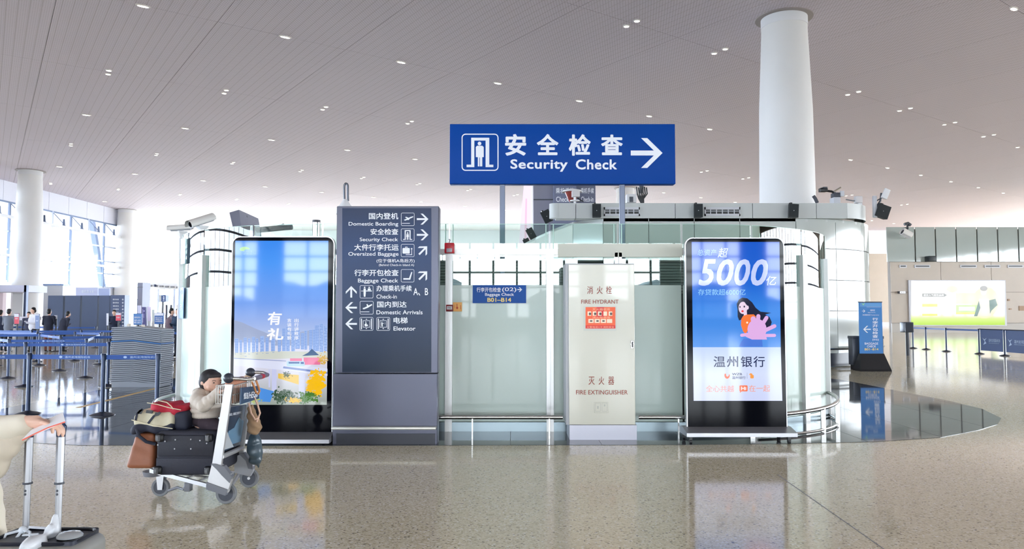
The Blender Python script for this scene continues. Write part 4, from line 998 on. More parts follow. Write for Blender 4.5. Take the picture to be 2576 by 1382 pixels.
pl = thing('camera_pole', 'pair of slim white camera poles at the left enclosure corner', 'pole', P(455, 1000, 12.1)) if False else None
for px, pyt, Y, lb in ((457, 585, 12.15, 'slim white pole under the left pointing security camera'), (509, 572, 11.6, 'slim white pole under the tilted security camera')):
    t_ = P(px, pyt, Y); mb = MB(); mb.rbox((t_.x-.03, Y-.03, 0), (t_.x+.03, Y+.03, t_.z-.07), .008, 1); mb.lathe([(.03, t_.z-.07), (.1, t_.z), (.1, t_.z+.02)], (t_.x, Y, 0), 4)
    tag(mb.build('camera_pole', M_white, None, (t_.x, Y, 0)), lb, 'pole')

# ---- tilted display housing seen above the city screen
td = thing('angled_display_housing', 'grey angled display housing rising above the city screen', 'display', P(625, 600, 13.5))
A = [P(577, 530, 12.6), P(601, 528, 13.4), P(617, 600, 13.4), P(594, 600, 12.6)]
mb = MB(); lo = P(594, 606, 12.6)
q = [P(577, 535, 12.8), P(601, 529, 13.0), P(652, 551, 15.0), P(657, 585, 15.0), P(612, 600, 13.0), P(591, 606, 12.8)]
mb.add([P(577, 535, 12.8), P(601, 528, 12.95), P(614, 622, 12.95), P(597, 622, 12.8), P(650, 550, 14.6), P(661, 612, 14.6), P(626, 556, 14.5), P(640, 612, 14.5)],
       [(0, 1, 2, 3), (1, 4, 5, 2), (0, 6, 4, 1), (3, 2, 5, 7), (0, 3, 7, 6), (4, 6, 7, 5)]); mb.build('casing', mat('housing_grey', (104, 106, 124), .45), td)
mb = MB(); f_ = lambda a, b, t: P(a, b, 12.95).lerp(P(a, b, 14.6), t)
for px, py, w, h in ((609, 546, 1.6, 4), (619, 556, 2.4, 13), (634, 560, 2, 9)):
    t = (px-601)/49; Yq = 12.93 + 1.62*t
    mb.box(tuple(P(px-w, py+h, Yq-.02)), tuple(P(px+w, py-h, Yq) + Vector((0, .02, 0))))
mb.build('slot', M_black, td)
mb = MB(); mb.cyl((P(620, 640, 14).x, 14, 0), (P(620, 640, 14).x, 14, P(620, 612, 14).z), .05); mb.build('support_pole', M_grey, td)
mb = MB(); mb.tube([P(640, 580, 14.2), P(735, 571, 14.2)], .055, 8); mb.tube([P(690, 578, 14.2), P(700, 571, 14.2), P(715, 566, 14.2)], .03, 6)
tag(mb.build('service_boom', M_darkgrey, None, P(690, 576, 14.2)), 'grey horizontal boom behind the glass above the city screen', 'boom')
cp = P(796, 560, 12.5); mb = MB(); mb.cyl((cp.x, 12.5, 0), (cp.x, 12.5, cp.z), .065); mb.cyl((cp.x, 12.5, cp.z), (cp.x, 12.5, cp.z+.04), .068, n=16, mi=1)
tag(mb.build('steel_bollard_tube', [M_steel, M_darkgrey], None, (cp.x, 12.5, 0)), 'chrome tube with dark cap behind the glass above the city screen', 'tube')

# ---- check-in tower and bright display column behind
tw = thing('checkin_tower', 'blue grey check-in tower with white lettering behind the security sign', 'sign', (2, 36, 0))
for a, b, Y, m, dpt in ((1342, 1395, 37, mat('tower_grey', (140, 140, 156), .5), 1.2), (1394, 1450, 36, mat('tower_blue', (108, 114, 140), .5), 1.0), (1449, 1498, 36.2, mat('tower_blue2', (96, 100, 122), .5), 1.0)):
    x0, x1 = P(a, 500, Y).x, P(b, 500, Y).x; zt_ = P(1400, 420, Y).z
    mb = MB(); mb.box((x0, Y, 0), (x1, Y+dpt, zt_)); mb.build('tower_body', m, tw)
mb = MB(); x0, x1 = P(1342, 500, 37).x, P(1395, 500, 37).x; zz = P(1370, 504, 37).z; mb.box((x0, 36.97, zz), (x1, 37.02, zz+.06)); mb.build('seam', M_darkgrey, tw)
for x0, x1, Y in ((1398, 1444, 35.98), (1461, 1494, 36.18)):
    f = Front(Y); text('办理', f, x0+4, 462, x1-6, 467, M_ink, tw, .01); text('乘机手续', f, x0, 473, x1, 487, M_ink, tw, .012); text('Check-in', f, x0+1, 495, x1-1, 508, M_ink, tw, .01)
bl = thing('glowing_display_column', 'tall bright pinkish display column left of the check-in tower', 'display', P(1325, 700, 40))
mb = MB(); Y = 40; mb.add([P(1318, 463, Y), P(1341, 463, Y), P(1341, 720, Y), P(1296, 720, Y), P(1318, 463, Y+.6), P(1341, 463, Y+.6), P(1341, 720, Y+.6), P(1296, 720, Y+.6)], [(0,1,2,3),(4,7,6,5),(0,4,5,1),(1,5,6,2),(2,6,7,3),(3,7,4,0)])
mb.build('lit_panel', em('pink_white', (246, 226, 250), 1.2), bl)
mb = MB(); mb.box(tuple(P(1336, 640, Y-.05)), tuple(P(1341, 463, Y-.05) + Vector((0, .1, 0)))); mb.build('white_edge', em('white', (250, 250, 255)), bl)
flat('light_stripe', Front(Y-.01), [[(1322, 500), (1326, 500), (1324, 640), (1318, 640)], rect(1330, 580, 1333, 640)], em('pinker', (250, 205, 232), 1.1), bl)

# ---- roof devices
def roofdev(name, label, cat, px, py, Y): return thing(name, label, cat, P(px, py, Y))
s1 = roofdev('warning_beacon', 'red warning beacon with a round white hood on the block roof', 'beacon', 1440, 505, 22)
b_ = P(1439, 484, 22); mb = MB(); mb.lathe([(.3, .0), (.28, .05), (.1, .1), (.02, .12)], (b_.x, 22, b_.z), 24); mb.build('hood', M_white, s1)
mb = MB(); mb.lathe([(.08, -.3), (.13, -.2), (.22, 0)], (b_.x, 22, b_.z), 16); mb.build('lamp_body', mat('beacon_red', (130, 50, 44), .4), s1)
mb = MB(); mb.cyl((b_.x+.02, 22, ZF1-.05), (b_.x+.02, 22, b_.z-.28), .09, n=12); mb.build('stem', M_darkgrey, s1)
s1 = roofdev('wireless_box', 'small white square box antenna on a stub above the block edge', 'antenna', 1450, 510, 21.5)
pxbox(MB(), 1439, 479, 1459, 495, 21.4, .18, r=.02).build('box', mat('box_offwhite', (208, 204, 204), .5), s1)
p_ = P(1446, 500, 21.5); mb = MB(); mb.cyl((p_.x, 21.5, p_.z-.35), (p_.x, 21.5, p_.z+.06), .035); mb.lathe([(.14, -.08), (.14, -.05)], (p_.x, 21.5, p_.z), 16); mb.build('stub', M_white, s1)
mb = MB(); mb.tube([P(1452, 498, 21.55), P(1460, 503, 21.55), P(1468, 508, 21.55)], .015, 6); mb.build('cable', M_black, s1)
s1 = roofdev('cable_bundle', 'fan of thick black cables rising from the block roof', 'cables', 1616, 510, 22.5)
for k in range(6):
    mb = MB(); x = 1601 + 5*k; mb.tube([P(1616+(k-2.5)*1.2, 511, 22.5), P(1613+(k-2.5)*2.4, 500, 22.5), P(x+2, 488, 22.5), P(x, 470 + 2*(k % 2), 22.5)], .022, 6); mb.build('cable', M_black, s1)
pxbox(MB(), 1609, 467, 1619, 486, 22.7, .1).build('antenna_plate', M_darkgrey, s1)
s1 = roofdev('roof_bracket', 'white bracket box with fittings beside the far column on the roof', 'bracket', 1583, 510, 22.5)
pxbox(MB(), 1577, 488, 1601, 510, 22.5, .3, r=.02).build('box', M_white, s1); pxbox(MB(), 1584, 495, 1593, 508, 22.45, .05).build('fitting', M_darkgrey, s1)
s1 = roofdev('spotlight_arm', 'black jointed arm with lamp heads on the roof right of the white column', 'lamp', 2105, 510, 21.6)
mb = MB(); mb.tube([P(2072, 479, 21.6), P(2092, 482, 21.6), P(2108, 490, 21.6)], .035, 8); mb.build('arm', M_black, s1)
pxbox(MB(), 2065, 472, 2083, 482, 21.55, .2, r=.02).build('lamp_head', M_black, s1); pxbox(MB(), 2072, 470, 2082, 474, 21.5, .1, r=.01).build('lamp_head', M_darkgrey, s1)
pxbox(MB(), 2098, 484, 2116, 497, 21.55, .25, r=.03).build('joint_block', M_darkgrey, s1); pxbox(MB(), 2098, 496, 2115, 524, 21.5, .3, r=.02).build('base_can', M_ltgrey, s1)
pxbox(MB(), 2116, 480, 2124.5, 494, 21.5, .1, r=.01).build('side_box', M_ltgrey, s1)
mb = MB(); mb.tube([P(2098, 482, 21.5), P(2115, 472, 21.5)], .025, 6); mb.build('chrome_bar', M_steel, s1)
s1 = roofdev('wireless_box', 'white square box antenna on the roof between the lamp arm and the corner', 'antenna', 2163, 515, 21.5)
pxbox(MB(), 2154.5, 493, 2170.5, 510.5, 21.4, .18, r=.02).build('box', mat('box_offwhite'), s1); pxbox(MB(), 2160, 510, 2169, 545, 21.45, .12).build('stub', M_white, s1)
mb = MB(); mb.tube([P(2128, 502, 21.5), P(2143, 505, 21.5), P(2155, 506, 21.5)], .02, 6); mb.build('cable', M_grey, s1)
s1 = roofdev('panel_antenna', 'tilted white panel antenna on the right corner of the block', 'antenna', 2222, 510, 21.4)
c_ = P(2228, 488, 21.4); Mx = Matrix.Translation(c_) @ Matrix.Rotation(.42, 4, 'Y')
mb = MB(); mb.rbox((-.085, -.04, -.15), (.085, .04, .15), .015, 2, 0, Mx); mb.build('panel', M_white, s1)
pxbox(MB(), 2198, 492, 2207, 548, 21.45, .1, r=.03).build('mount_plate', M_ltgrey, s1)
mb = MB(); mb.tube([P(2206, 520, 21.5), P(2215, 505, 21.5), P(2217, 486, 21.5)], .03, 8); mb.tube([P(2206, 505, 21.5), P(2220, 497, 21.5)], .02, 6); mb.build('arm', M_darkgrey, s1)
mb = MB(); mb.tube([P(2046, 493, 22), P(2051, 500, 22), P(2056, 511, 22)], .05, 6); tag(mb.build('roof_cable', M_darkgrey, None, P(2056, 511, 22)), 'short dark cable hanging beside the big white column', 'cable')
mb = MB(); pxbox(mb, 2337, 644, 2357, 658, 56.3, .62, r=.06); tag(mb.build('parapet_speaker', mat('speaker_black'), None, P(2347, 658, 56.5)), 'black speaker at the foot of the far parapet glass', 'speaker')
mb = MB(); mb.tube([P(2275, 565, 56.5), P(2284, 562, 56.5), P(2291, 567, 56.5)], .12, 6); mb.ball(P(2287, 565, 56.5), .14); mb.cyl(P(2283, 566, 56.6), P(2283, 576, 56.92), .08); tag(mb.build('parapet_lamp', M_darkgrey, None, P(2283, 567, 56.5)), 'small dark lamp fitting on top of the far parapet glass', 'lamp')

# ---- blue roll-up banner
BY = 20.2
bn = thing('banner_stand', 'blue baggage check banner with a left arrow on a black flared base', 'sign', P(2191, 930, BY))
Fb = Front(BY-.01); p0 = P(2163, 890, BY); p1 = P(2218, 760, BY)
mb = MB(); mb.box((p0.x, BY-.005, p0.z), (p1.x, BY+.02, p1.z)); mb.build('banner_panel', mat('banner_blue', (48, 124, 196), .4), bn)
mb = MB(); mb.box((p0.x-.01, BY-.01, p1.z-.02), (p1.x+.01, BY+.03, p1.z+.01)); mb.build('top_bar', M_darkgrey, bn)
b0 = P(2155, 929, BY).x; b1 = P(2232, 929, BY).x
mb = MB(); z_ = p0.z; mb.add([(b0, BY-.25, .0), (b1, BY-.25, 0), (b1, BY+.25, 0), (b0, BY+.25, 0), (b0, BY-.22, .05), (b1, BY-.22, .05), (b1, BY+.22, .05), (b0, BY+.22, .05),
        (p0.x, BY-.06, z_), (p1.x, BY-.06, z_), (p1.x, BY+.06, z_), (p0.x, BY+.06, z_)], [(3,2,1,0),(0,1,5,4),(1,2,6,5),(2,3,7,6),(3,0,4,7),(4,5,9,8),(5,6,10,9),(6,7,11,10),(7,4,8,11),(8,9,10,11)]); mb.build('base', M_black, bn)
flat('header_band', Fb, [rect(2163, 763, 2217, 772)], mat('banner_pale', (88, 152, 212), .4), bn, .0, .004)
flat('emblem', Fb, [[(2167, 763), (2172, 765), (2176, 761), (2172, 769)]], mat('emblem_green', (150, 220, 160), .4), bn, .003)
text('首都国际机场', Fb, 2180, 764.5, 2210, 769.5, M_dblue, bn, .005) if False else None
flat('arrow', Fb, arrow(2172.5, 783, 8, 0, .16), M_ink, bn); text('值机区', Fb, 2189, 779, 2201, 783, M_ink, bn, .01); text('Baggage Check Area', Fb, 2183, 785.5, 2202, 788, M_ink, bn, .005); text('航站楼服务指引 Terminal service', Fb, 2170, 791, 2211, 794.5, M_ink, bn, .005)
flat('rule', Fb, [rect(2180, 772.5, 2216, 773)], M_ink, bn)
vtext('行李开包检查', Fb, 2194.5, 799, 2208.5, 851, M_ink, bn, .02, .004); text('[02]', Fb, 2195, 853, 2210, 858, M_ink, bn, .01)
flat('arrow', Fb, arrow(2181, 829, 19, PI, .14), M_ink, bn)
text('BAGGAGE', Fb, 2175, 862, 2209, 867.5, M_ink, bn, .015); text('CHECK', Fb, 2181, 869, 2203.5, 874.5, M_ink, bn, .015); text('B01–B14', Fb, 2175, 876.5, 2209.5, 882, M_syel, bn, .02)
pb = thing('waste_bin', 'low grey metal bin behind the blue banner stand', 'bin', P(2185, 925, 20.55))
pxbox(MB(), 2146, 849, 2223, 919, 20.5, .28, r=.02).build('bin_body', mat('bin_grey', (82, 86, 94), .4, .4), pb); pxbox(MB(), 2145, 846, 2224, 853, 20.48, .32, r=.01).build('rim', M_darkgrey, pb); 
mb = MB(); mb.box((P(2150, 919, 20.5).x, 20.55, 0), (P(2219, 919, 20.5).x, 20.75, P(2150, 919, 20.5).z+.01)); mb.build('foot', M_black, pb)
# ================================================================ BELT BARRIERS
M_bpost = mat('barrier_post', (38, 50, 76), .3, .4); M_belt = mat('belt_blue', (22, 78, 158), .5); M_bbase = mat('barrier_base', (34, 40, 58), .4)
mb = MB(); mb.lathe([(.032, .03), (.032, .9)], (0, 0, 0), 16); me_post = mb.mesh('pole', M_bpost)
mb = MB(); mb.lathe([(.18, 0), (.18, .012), (.12, .035), (.05, .05), (.034, .06)], (0, 0, 0), 28); me_base = mb.mesh('base', M_bbase)
mb = MB(); mb.lathe([(.04, .855), (.042, .94), (.036, .955)], (0, 0, 0), 16); me_head = mb.mesh('belt_head', M_bpost)
def barrier(c, label, group, nxt=None, txt=False, blank=False):
    o = thing('belt_barrier', label, 'barrier', (c.x, c.y, 0), group)
    for nm, me in (('pole', me_post), ('base', me_base), ('belt_head', me_head)):
        q = bpy.data.objects.new(nm, me); C.objects.link(q); q.parent = o; ORG[q.name] = ORG[o.name]
    if nxt is not None:
        a = Vector((c.x, c.y, 0)); b = Vector((nxt.x, nxt.y, 0)); d = (b-a).normalized(); n = Vector((d.y, -d.x, 0))
        mb = MB(); A = a + d*.035; B = b - d*.035
        mb.prism([A + Vector((0, 0, .862)) + n*.002, B + Vector((0, 0, .862)) + n*.002, B + Vector((0, 0, .932)) + n*.002, A + Vector((0, 0, .932)) + n*.002], n*-.004)
        bt = mb.build('belt', M_belt, o)
        if txt:
            if n.y > 0: d2, st = -d, B
            else: d2, st = d, A
            nn = Vector((d2.y, -d2.x, 0)); L = (B-A).length; f = Face(st, d2, (0, 0, 1))
            s_ = L*.48
            mbb = MB(); text('温州龙湾国际机场', f, s_, .914, s_+.42, .880, M_ink, o, .012, d=.006, mb=mbb)
            mbb.prism([f.pt(x, y, .006) for x, y in ell(s_-.07, .897, .028, .018, 12)], f.n*-.001)
            mbb.build('belt_print', mat('belt_print', (170, 195, 232), .5), bt)
    return o
rows = [
 ('front row', [(-190, 1046), (70, 1043), (257, 1046), (394, 1045)], True),
 ('second row', [(-140, 976), (61, 974), (271, 973)], True),
 ('third row', [(-30, 940), (20, 953), (215, 952), (250, 919)], True),
 ('fourth row', [(-10, 921), (98, 920), (150, 934), (296, 930)], False),
 ('fifth row', [(-25, 905), (92, 911), (187, 909), (254, 919-8)], False),
 ('sixth row', [(-20, 896), (78, 898), (203, 897), (290, 897)], False),
 ('far row', [(-10, 876), (40, 873), (78, 873), (160, 876), (240, 876)], False),
 ('near right row', [(382, 908), (433, 908), (480, 908)], False),
 ('middle right row', [(370, 897), (414, 897), (455, 897)], False),
 ('far right row', [(375, 882), (421, 882), (452, 882)], False)]
for nm, pts, tx in rows:
    W = [G(*p) for p in pts]
    for k, c in enumerate(W):
        nx = W[k+1] if k+1 < len(W) else None
        if nm == 'front row':
            lb = ['navy belt barrier post ahead of the front queue row outside the picture', 'navy belt barrier in the front row nearest the raised hand', 'navy belt barrier in the front row just left of the tray stack', 'navy belt barrier in the front row right of the tray stack beside the backpack'][k]; gp = 'belt barriers in the front queue row'
        elif nm == 'second row':
            lb = ['navy belt barrier at the left start of the second queue row', 'navy belt barrier of the second row behind the front left post', 'navy belt barrier of the second row against the left side of the tray stack'][k]; gp = 'belt barriers in the second queue row'
        else:
            lb = 'navy belt barrier in the %s, %s post from its left end' % (nm, ORDW[k]); gp = 'belt barriers in the %s' % nm
        barrier(c, lb, gp, nx, tx or (k == 1 and nm == 'fourth row'))
# right-hand barriers and banners
W = [G(2297, 877), G(2330, 880), G(2381, 885), G(2464, 891), G(2528, 896), G(2610, 903)]
RL = ['black belt barrier beside the wall monitor at the right', 'second black belt barrier right of the wall monitor', 'third black belt barrier before the glowing light box', 'black barrier at the left edge of the blue banners', 'black barrier between the two blue banners', 'black barrier beyond the second blue banner']
for k, c in enumerate(W): barrier(c, RL[k], 'belt barriers at the right', W[k+1] if k < 3 else None)
for k, (a, b) in enumerate(((3, 4), (4, 5))):
    A, B = W[a], W[b]; d = (B-A).normalized(); n = Vector((d.y, -d.x, 0)); L = (B-A).length
    s = thing('barrier_banner', ['blue barrier banner with airport emblem, left of the two', 'blue barrier banner cut by the picture edge, right of the two'][k], 'banner', (A+B)/2 + Vector((0, 0, .15)))
    f = Face(A, d, (0, 0, 1))
    flat('cloth', f, [rect(.08, .14, L-.08, .93)], mat('banner_navy', (44, 76, 134), .6), s, .0, .01)
    mb = MB(); mb.tube([f.pt(.03, .945), f.pt(L-.03, .945)], .018, 8); mb.build('top_tube', M_bpost, s)
    text('温州龙湾国际机场', f, .5, .6, L-.2, .48, mat('belt_print'), s, .008, d=.004)
    text('WENZHOU LONGWAN INTERNATIONAL AIRPORT', f, .5, .45, L-.25, .42, mat('belt_print'), s, .005, d=.004)
    flat('emblem', f, [[(.18, .62), (.28, .56), (.4, .62), (.3, .52), (.38, .42), (.22, .36), (.3, .48)]], mat('belt_print'), s, .004)
mo = thing('wall_monitor', 'dark monitor box beside the rear block near the right barriers', 'monitor', P(2283, 838, 27))
pxbox(MB(), 2276, 811, 2299, 837, 27, .35, r=.03).build('casing', mat('monitor_dark', (50, 58, 70), .4), mo)
pxbox(MB(), 2277.5, 813, 2297, 835, 26.98, .03).build('screen', mat('monitor_screen', (38, 46, 58), .1), mo)
mb = MB(); q = P(2284, 837, 27.1); mb.cyl((q.x, 27.15, 0), (q.x, 27.15, q.z), .06); mb.build('pedestal', M_darkgrey, mo)
lw = thing('exit_sign', 'tiny lit sign reading 02 on the beige wall beside the light box', 'sign', P(2270, 738, 56.8))
pxbox(MB(), 2263, 733, 2279, 739, 56.7, .32).build('housing', M_darkgrey, lw); flat('lit_face', Front(56.69), [rect(2264, 733.5, 2278, 738.5)], em('white', (250, 250, 255)), lw); text('A 02', Front(56.68), 2266, 734.5, 2276, 737.8, M_inkblack, lw, .01)

# ================================================================ TRAY STACK
TY = G(340, 975).y
x0, x1 = P(278, 930, TY).x, P(403, 930, TY).x; nt_ = 29; hh = (P(340, 832, TY).z)/nt_
M_tray = mat('tray_grey', (142, 148, 158), .5); M_trayshade = mat('tray_recess_shade', (70, 76, 90), .6); M_trayb = mat('tray_blue', (44, 104, 168), .5)
def tray_mesh(m):
    w = x1-x0; mb = MB(); xm = w*.44; dz = .07
    for (xa, za, xb, zb) in ((0, -.02, xm, .0), (xm, .0, w, -dz)):
        for z0, z1, ins, mi in ((.0, hh*.34, .03, 1), (hh*.34, hh*.96, 0.0, 0), (hh*.96, hh, .012, 0)):  # lower inset coloured dark, painting the shade between stacked trays
            ia = ins if xa == 0 else 0; ib = ins if xb == w else 0
            mb.add([(xa+ia, ins, za+z0), (xb-ib, ins, zb+z0), (xb-ib, .62-ins, zb+z0), (xa+ia, .62-ins, za+z0), (xa+ia, ins, za+z1), (xb-ib, ins, zb+z1), (xb-ib, .62-ins, zb+z1), (xa+ia, .62-ins, za+z1)],
                   [(0,3,2,1),(4,5,6,7),(0,1,5,4),(1,2,6,5),(2,3,7,6),(3,0,4,7)], mi)
    return mb.mesh('security_tray', [m, M_trayshade])
tm, tb = tray_mesh(M_tray), tray_mesh(M_trayb)
for k in range(nt_):
    o = bpy.data.objects.new('security_tray', tb if k == 21 else tm); C.objects.link(o)
    o.location = (x0 + random.uniform(-.012, .012) - (.02 if k < 6 else 0), TY + random.uniform(-.008, .008), .09 + k*hh)
    if k == 0: tag(o, 'grey security tray at the very bottom of the tall stack', 'tray', 'stacked security trays')
    elif k == nt_-1: tag(o, 'grey security tray on top of the tall stack', 'tray', 'stacked security trays')
    elif k == 21: tag(o, 'single blue security tray in the upper third of the tall stack', 'tray', 'stacked security trays')
    else: tag(o, 'grey security tray in the tall stack, %s' % (('%s from the top' % ORDW[nt_-1-k]) if k > 13 else ('%s from the bottom' % ORDW[k])), 'tray', 'stacked security trays')
mb = MB(); mb.box((x0+.02, TY+.02, 0), (x1-.06, TY+.6, .1)); tag(mb.build('tray_dolly', M_tray, None, (x0, TY, 0)), 'low grey dolly carrying the tall tray stack', 'dolly')
for px, lb in ((324, 'small pale box standing at the left on top of the tray stack'), (360, 'small cream cup on the right of the tray stack top')):
    mb = MB(); q = P(px, 822, TY+.2); zt_ = .09 + nt_*hh - (.03 if px < 330 else .05); mb.rbox((q.x-.03, TY+.17, zt_), (q.x+.03, TY+.23, zt_+.08), .006, 1); tag(mb.build('small_box', mat('box_cream', (225, 214, 200), .5), None, (q.x, TY+.2, zt_)), lb, 'box')

# ================================================================ LEFT BACKGROUND
nw = thing('navy_backdrop_wall', 'long navy backdrop wall with a white flight directory at its right end', 'backdrop', P(217, 859, 40))
Yn = 40; M_nwall = mat('backdrop_navy', (62, 78, 112), .5)
cuts = [117, 160, 203, 246, 277]
for a, b in zip(cuts, cuts[1:]):
    p0 = P(a, 859, Yn); p1 = P(b, 744, Yn); mb = MB(); mb.box((p0.x+.01, Yn, 0), (p1.x-.01, Yn+.4, p1.z)); mb.build('panel', M_nwall, nw)
p0 = P(277, 859, Yn); p1 = P(316, 743, Yn); mb = MB(); mb.box((p0.x, Yn-.08, 0), (p1.x, Yn+.4, p1.z)); mb.build('directory_board', mat('directory_blue', (44, 62, 106), .4), nw)
fn = Front(Yn-.085)
for r_ in range(9):
    y = 752 + r_*8.2; text(['国内出发', '国内到达', '值机柜台', '行李寄存', '问讯处', '贵宾休息', '母婴室', '卫生间', '电梯'][r_], fn, 284, y, 299, y+3.6, M_ink, nw, .01)
    flat('arrow', fn, arrow(309, y+2, 5, PI if r_ < 4 else -PI/2, .2), M_ink, nw)
hs = thing('airline_sign', 'pale lilac overhead sign board above the navy backdrop wall', 'sign', P(217, 743, 40.2))
flat('board', Front(40.2), [rect(191, 724, 245, 747)], mat('pale_lilac_board', (208, 212, 240), .5), hs, 0, .1); text('值机岛 A B', Front(40.18), 205, 730, 235, 738, M_ink, hs, .01)
hs = thing('airline_sign', 'small blue grey overhead sign right of the lilac board', 'sign', P(262, 743, 40.2))
flat('board', Front(40.2), [rect(248, 726, 275, 747)], mat('blue_grey_board', (176, 188, 226), .5), hs, 0, .1)
pf = thing('counter_portal', 'white overhead portal frame with a dark post above the counters', 'portal', P(30, 860, 44))
p0 = P(-60, 735, 44); p1 = P(66, 718, 44); mb = MB(); mb.box((p0.x, 44, p0.z), (p1.x, 46, p1.z)); mb.build('beam', mat('portal_white', (214, 216, 238), .5), pf)
p0 = P(58, 800, 44); mb = MB(); mb.box((p0.x, 44, 0), (p0.x+.14, 44.2, P(60, 718, 44).z)); mb.build('post', M_navy, pf)
p0 = P(28, 860, 46); p1 = P(58, 735, 46); mb = MB(); mb.box((p0.x, 46, 0), (p1.x, 46.3, p1.z)); mb.build('pale_panel', M_white, pf)
p0 = P(-40, 860, 47); p1 = P(8, 735, 47); mb = MB(); mb.box((p0.x, 47, 0), (p1.x, 47.3, p1.z)); mb.build('poster_panel', mat('portal_peach', (232, 214, 218), .5), pf)
p0 = P(106, 860, 52); p1 = P(158, 719, 52); mb = MB(); mb.box((p0.x, 52, 0), (p1.x, 52.4, p1.z)); mb.box((p0.x, 51.9, p1.z), (p1.x+.1, 52.5, p1.z+.12), 1)
tag(mb.build('counter_block', [M_ltgrey, M_framedark], None, (p0.x, 52, 0)), 'pale partition block between the big left column and the backdrop wall', 'partition')
gw = thing('grey_service_wall', 'tall grey service wall just right of the second column', 'partition', P(350, 850, 46))
p0 = P(342, 860, 46); p1 = P(359, 711, 46); mb = MB(); mb.box((p0.x, 46, 0), (p1.x, 47, p1.z)); mb.build('body', mat('service_grey', (148, 150, 170), .5), gw)
p1 = P(359, 722, 46); mb = MB(); mb.box((p0.x, 45.95, p1.z-.05), (p1.x+.02, 46, p1.z)); mb.build('band', M_grey, gw)
# spot rail on far gallery
gr = thing('gallery_fascia', 'white far gallery edge with a row of small air nozzles', 'fascia', P(400, 720, 70))
p0 = P(358, 728, 70); p1 = P(560, 712, 70); mb = MB(); mb.box((p0.x, 70, p0.z), (p1.x, 71, p1.z)); mb.build('edge_board', M_white, gr)
mb = MB()
for px in (362, 400, 440, 480): q = P(px, 720, 70.3); mb.box((q.x-.1, 70.2, 0), (q.x+.1, 70.5, q.z))
mb.build('support_posts', M_frame, gr)
for k in range(7):
    mb = MB(); q = P(364 + 14*k, 718.5 + .8*k, 69.9); mb.cyl((q.x-.16, 69.9, q.z), (q.x+.16, 69.9, q.z), .09, n=10); mb.build('air_nozzle', M_grey, gr)
mb = MB(); mb.ball(P(390, 719, 69.8), (.14, .14, .12)); tag(mb.build('dome_camera', M_navy, None, P(390, 719, 69.8)), 'dark dome camera on the far gallery edge', 'camera')
def board(px0, py0, px1, py1, Y, label, m, head=None, lines=(), foot=None):
    s = thing('notice_stand', label, 'sign', P((px0+px1)/2, 880, Y) * 1); s.location.z = 0; ORG[s.name] = Vector(s.location)
    f = Front(Y-.02); mb = MB(); a = P(px0, py1, Y); b = P(px1, py0, Y); mb.rbox((a.x, Y, a.z), (b.x, Y+.05, b.z), .01, 1); mb.build('frame', mat('stand_frame', (40, 56, 92), .4), s)
    flat('face', f, [rect(px0+.8, py0+.8, px1-.8, py1-.8)], m, s, .0, .018)
    if head: flat('header', f, [rect(px0+1, py0+1, px1-1, py0+1+head[0])], head[1], s, .004)
    for t, y0, y1, c in lines: text(t, f, px0+3, y0, px1-3, y1, c, s, .01, d=.008)
    mb = MB(); cx = (a.x+b.x)/2; mb.cyl((cx, Y+.05, .02), (cx, Y+.05, a.z), .03); mb.lathe([(.2, 0), (.18, .03)], (cx, Y+.05, 0), 20); mb.build('stand', M_darkgrey, s)
    return s
M_bface = mat('board_blue', (34, 92, 164), .4); M_rface = mat('board_red', (222, 62, 84), .4); M_wface = mat('board_white', (225, 226, 240), .4)
board(335, 789, 357, 818, 24, 'blue notice stand rising behind the tray stack, left of the purple banner', mat('board_lightblue', (70, 124, 190), .4), None, [('值机柜台', 797, 801, M_ink), ('A01-A16', 804, 809, M_ink), ('B01-B14', 810, 814, M_ink)])
board(388, 787, 412, 816, 22, 'blue notice stand with white header beside the brown coated passenger', M_bface, (6.5, M_wface), [('国内出发', 797.5, 800, M_ink), ('请提前排队', 801.5, 805, M_ink), ('办理登机', 806.5, 810.5, M_ink)])
board(35, 789, 48, 816, 27, 'red and white notice stand beside the grey coated passenger', M_rface, (8, M_wface), [('爱心服务', 800, 804, M_ink)])
board(88, 790, 99, 829, 26, 'narrow blue grey notice stand beside the white shirted person', mat('board_slate', (126, 146, 190), .4), (3, M_wface), [('请勿拍照', 806, 809, M_ink)])
board(290.5, 787, 304.5, 808, 26, 'red notice stand in front of the flight directory', M_rface, (5, M_wface), [('爱心通道', 797, 801, M_ink)])
board(267, 788, 272.5, 820, 27, 'thin white notice strip stand left of the flight directory', M_wface, None, [('值机', 798, 801, M_inkblack)])
board(136, 793, 143.5, 804, 30, 'small white screen stand beside the dark coated passengers', M_wface)
pbn = thing('purple_banner', 'tall narrow dark purple banner stand between two blue notice stands', 'banner', P(361, 830, 25)); 
flat('banner_face', Front(25), [rect(357, 773, 367, 824)], mat('banner_purple', (58, 50, 118), .4), pbn, 0, .06); flat('banner_print', Front(25), [rect(359, 778, 360, 812), ell(362.5, 783, 1.6, 2, 8), rect(361.5, 790, 362.5, 800)], mat('lilac_print', (176, 170, 226), .4), pbn, .003)
mb = MB(); q = P(362, 824, 25); mb.box((q.x-.07, 25, 0), (q.x+.07, 25.1, q.z)); mb.build('foot', M_white, pbn)
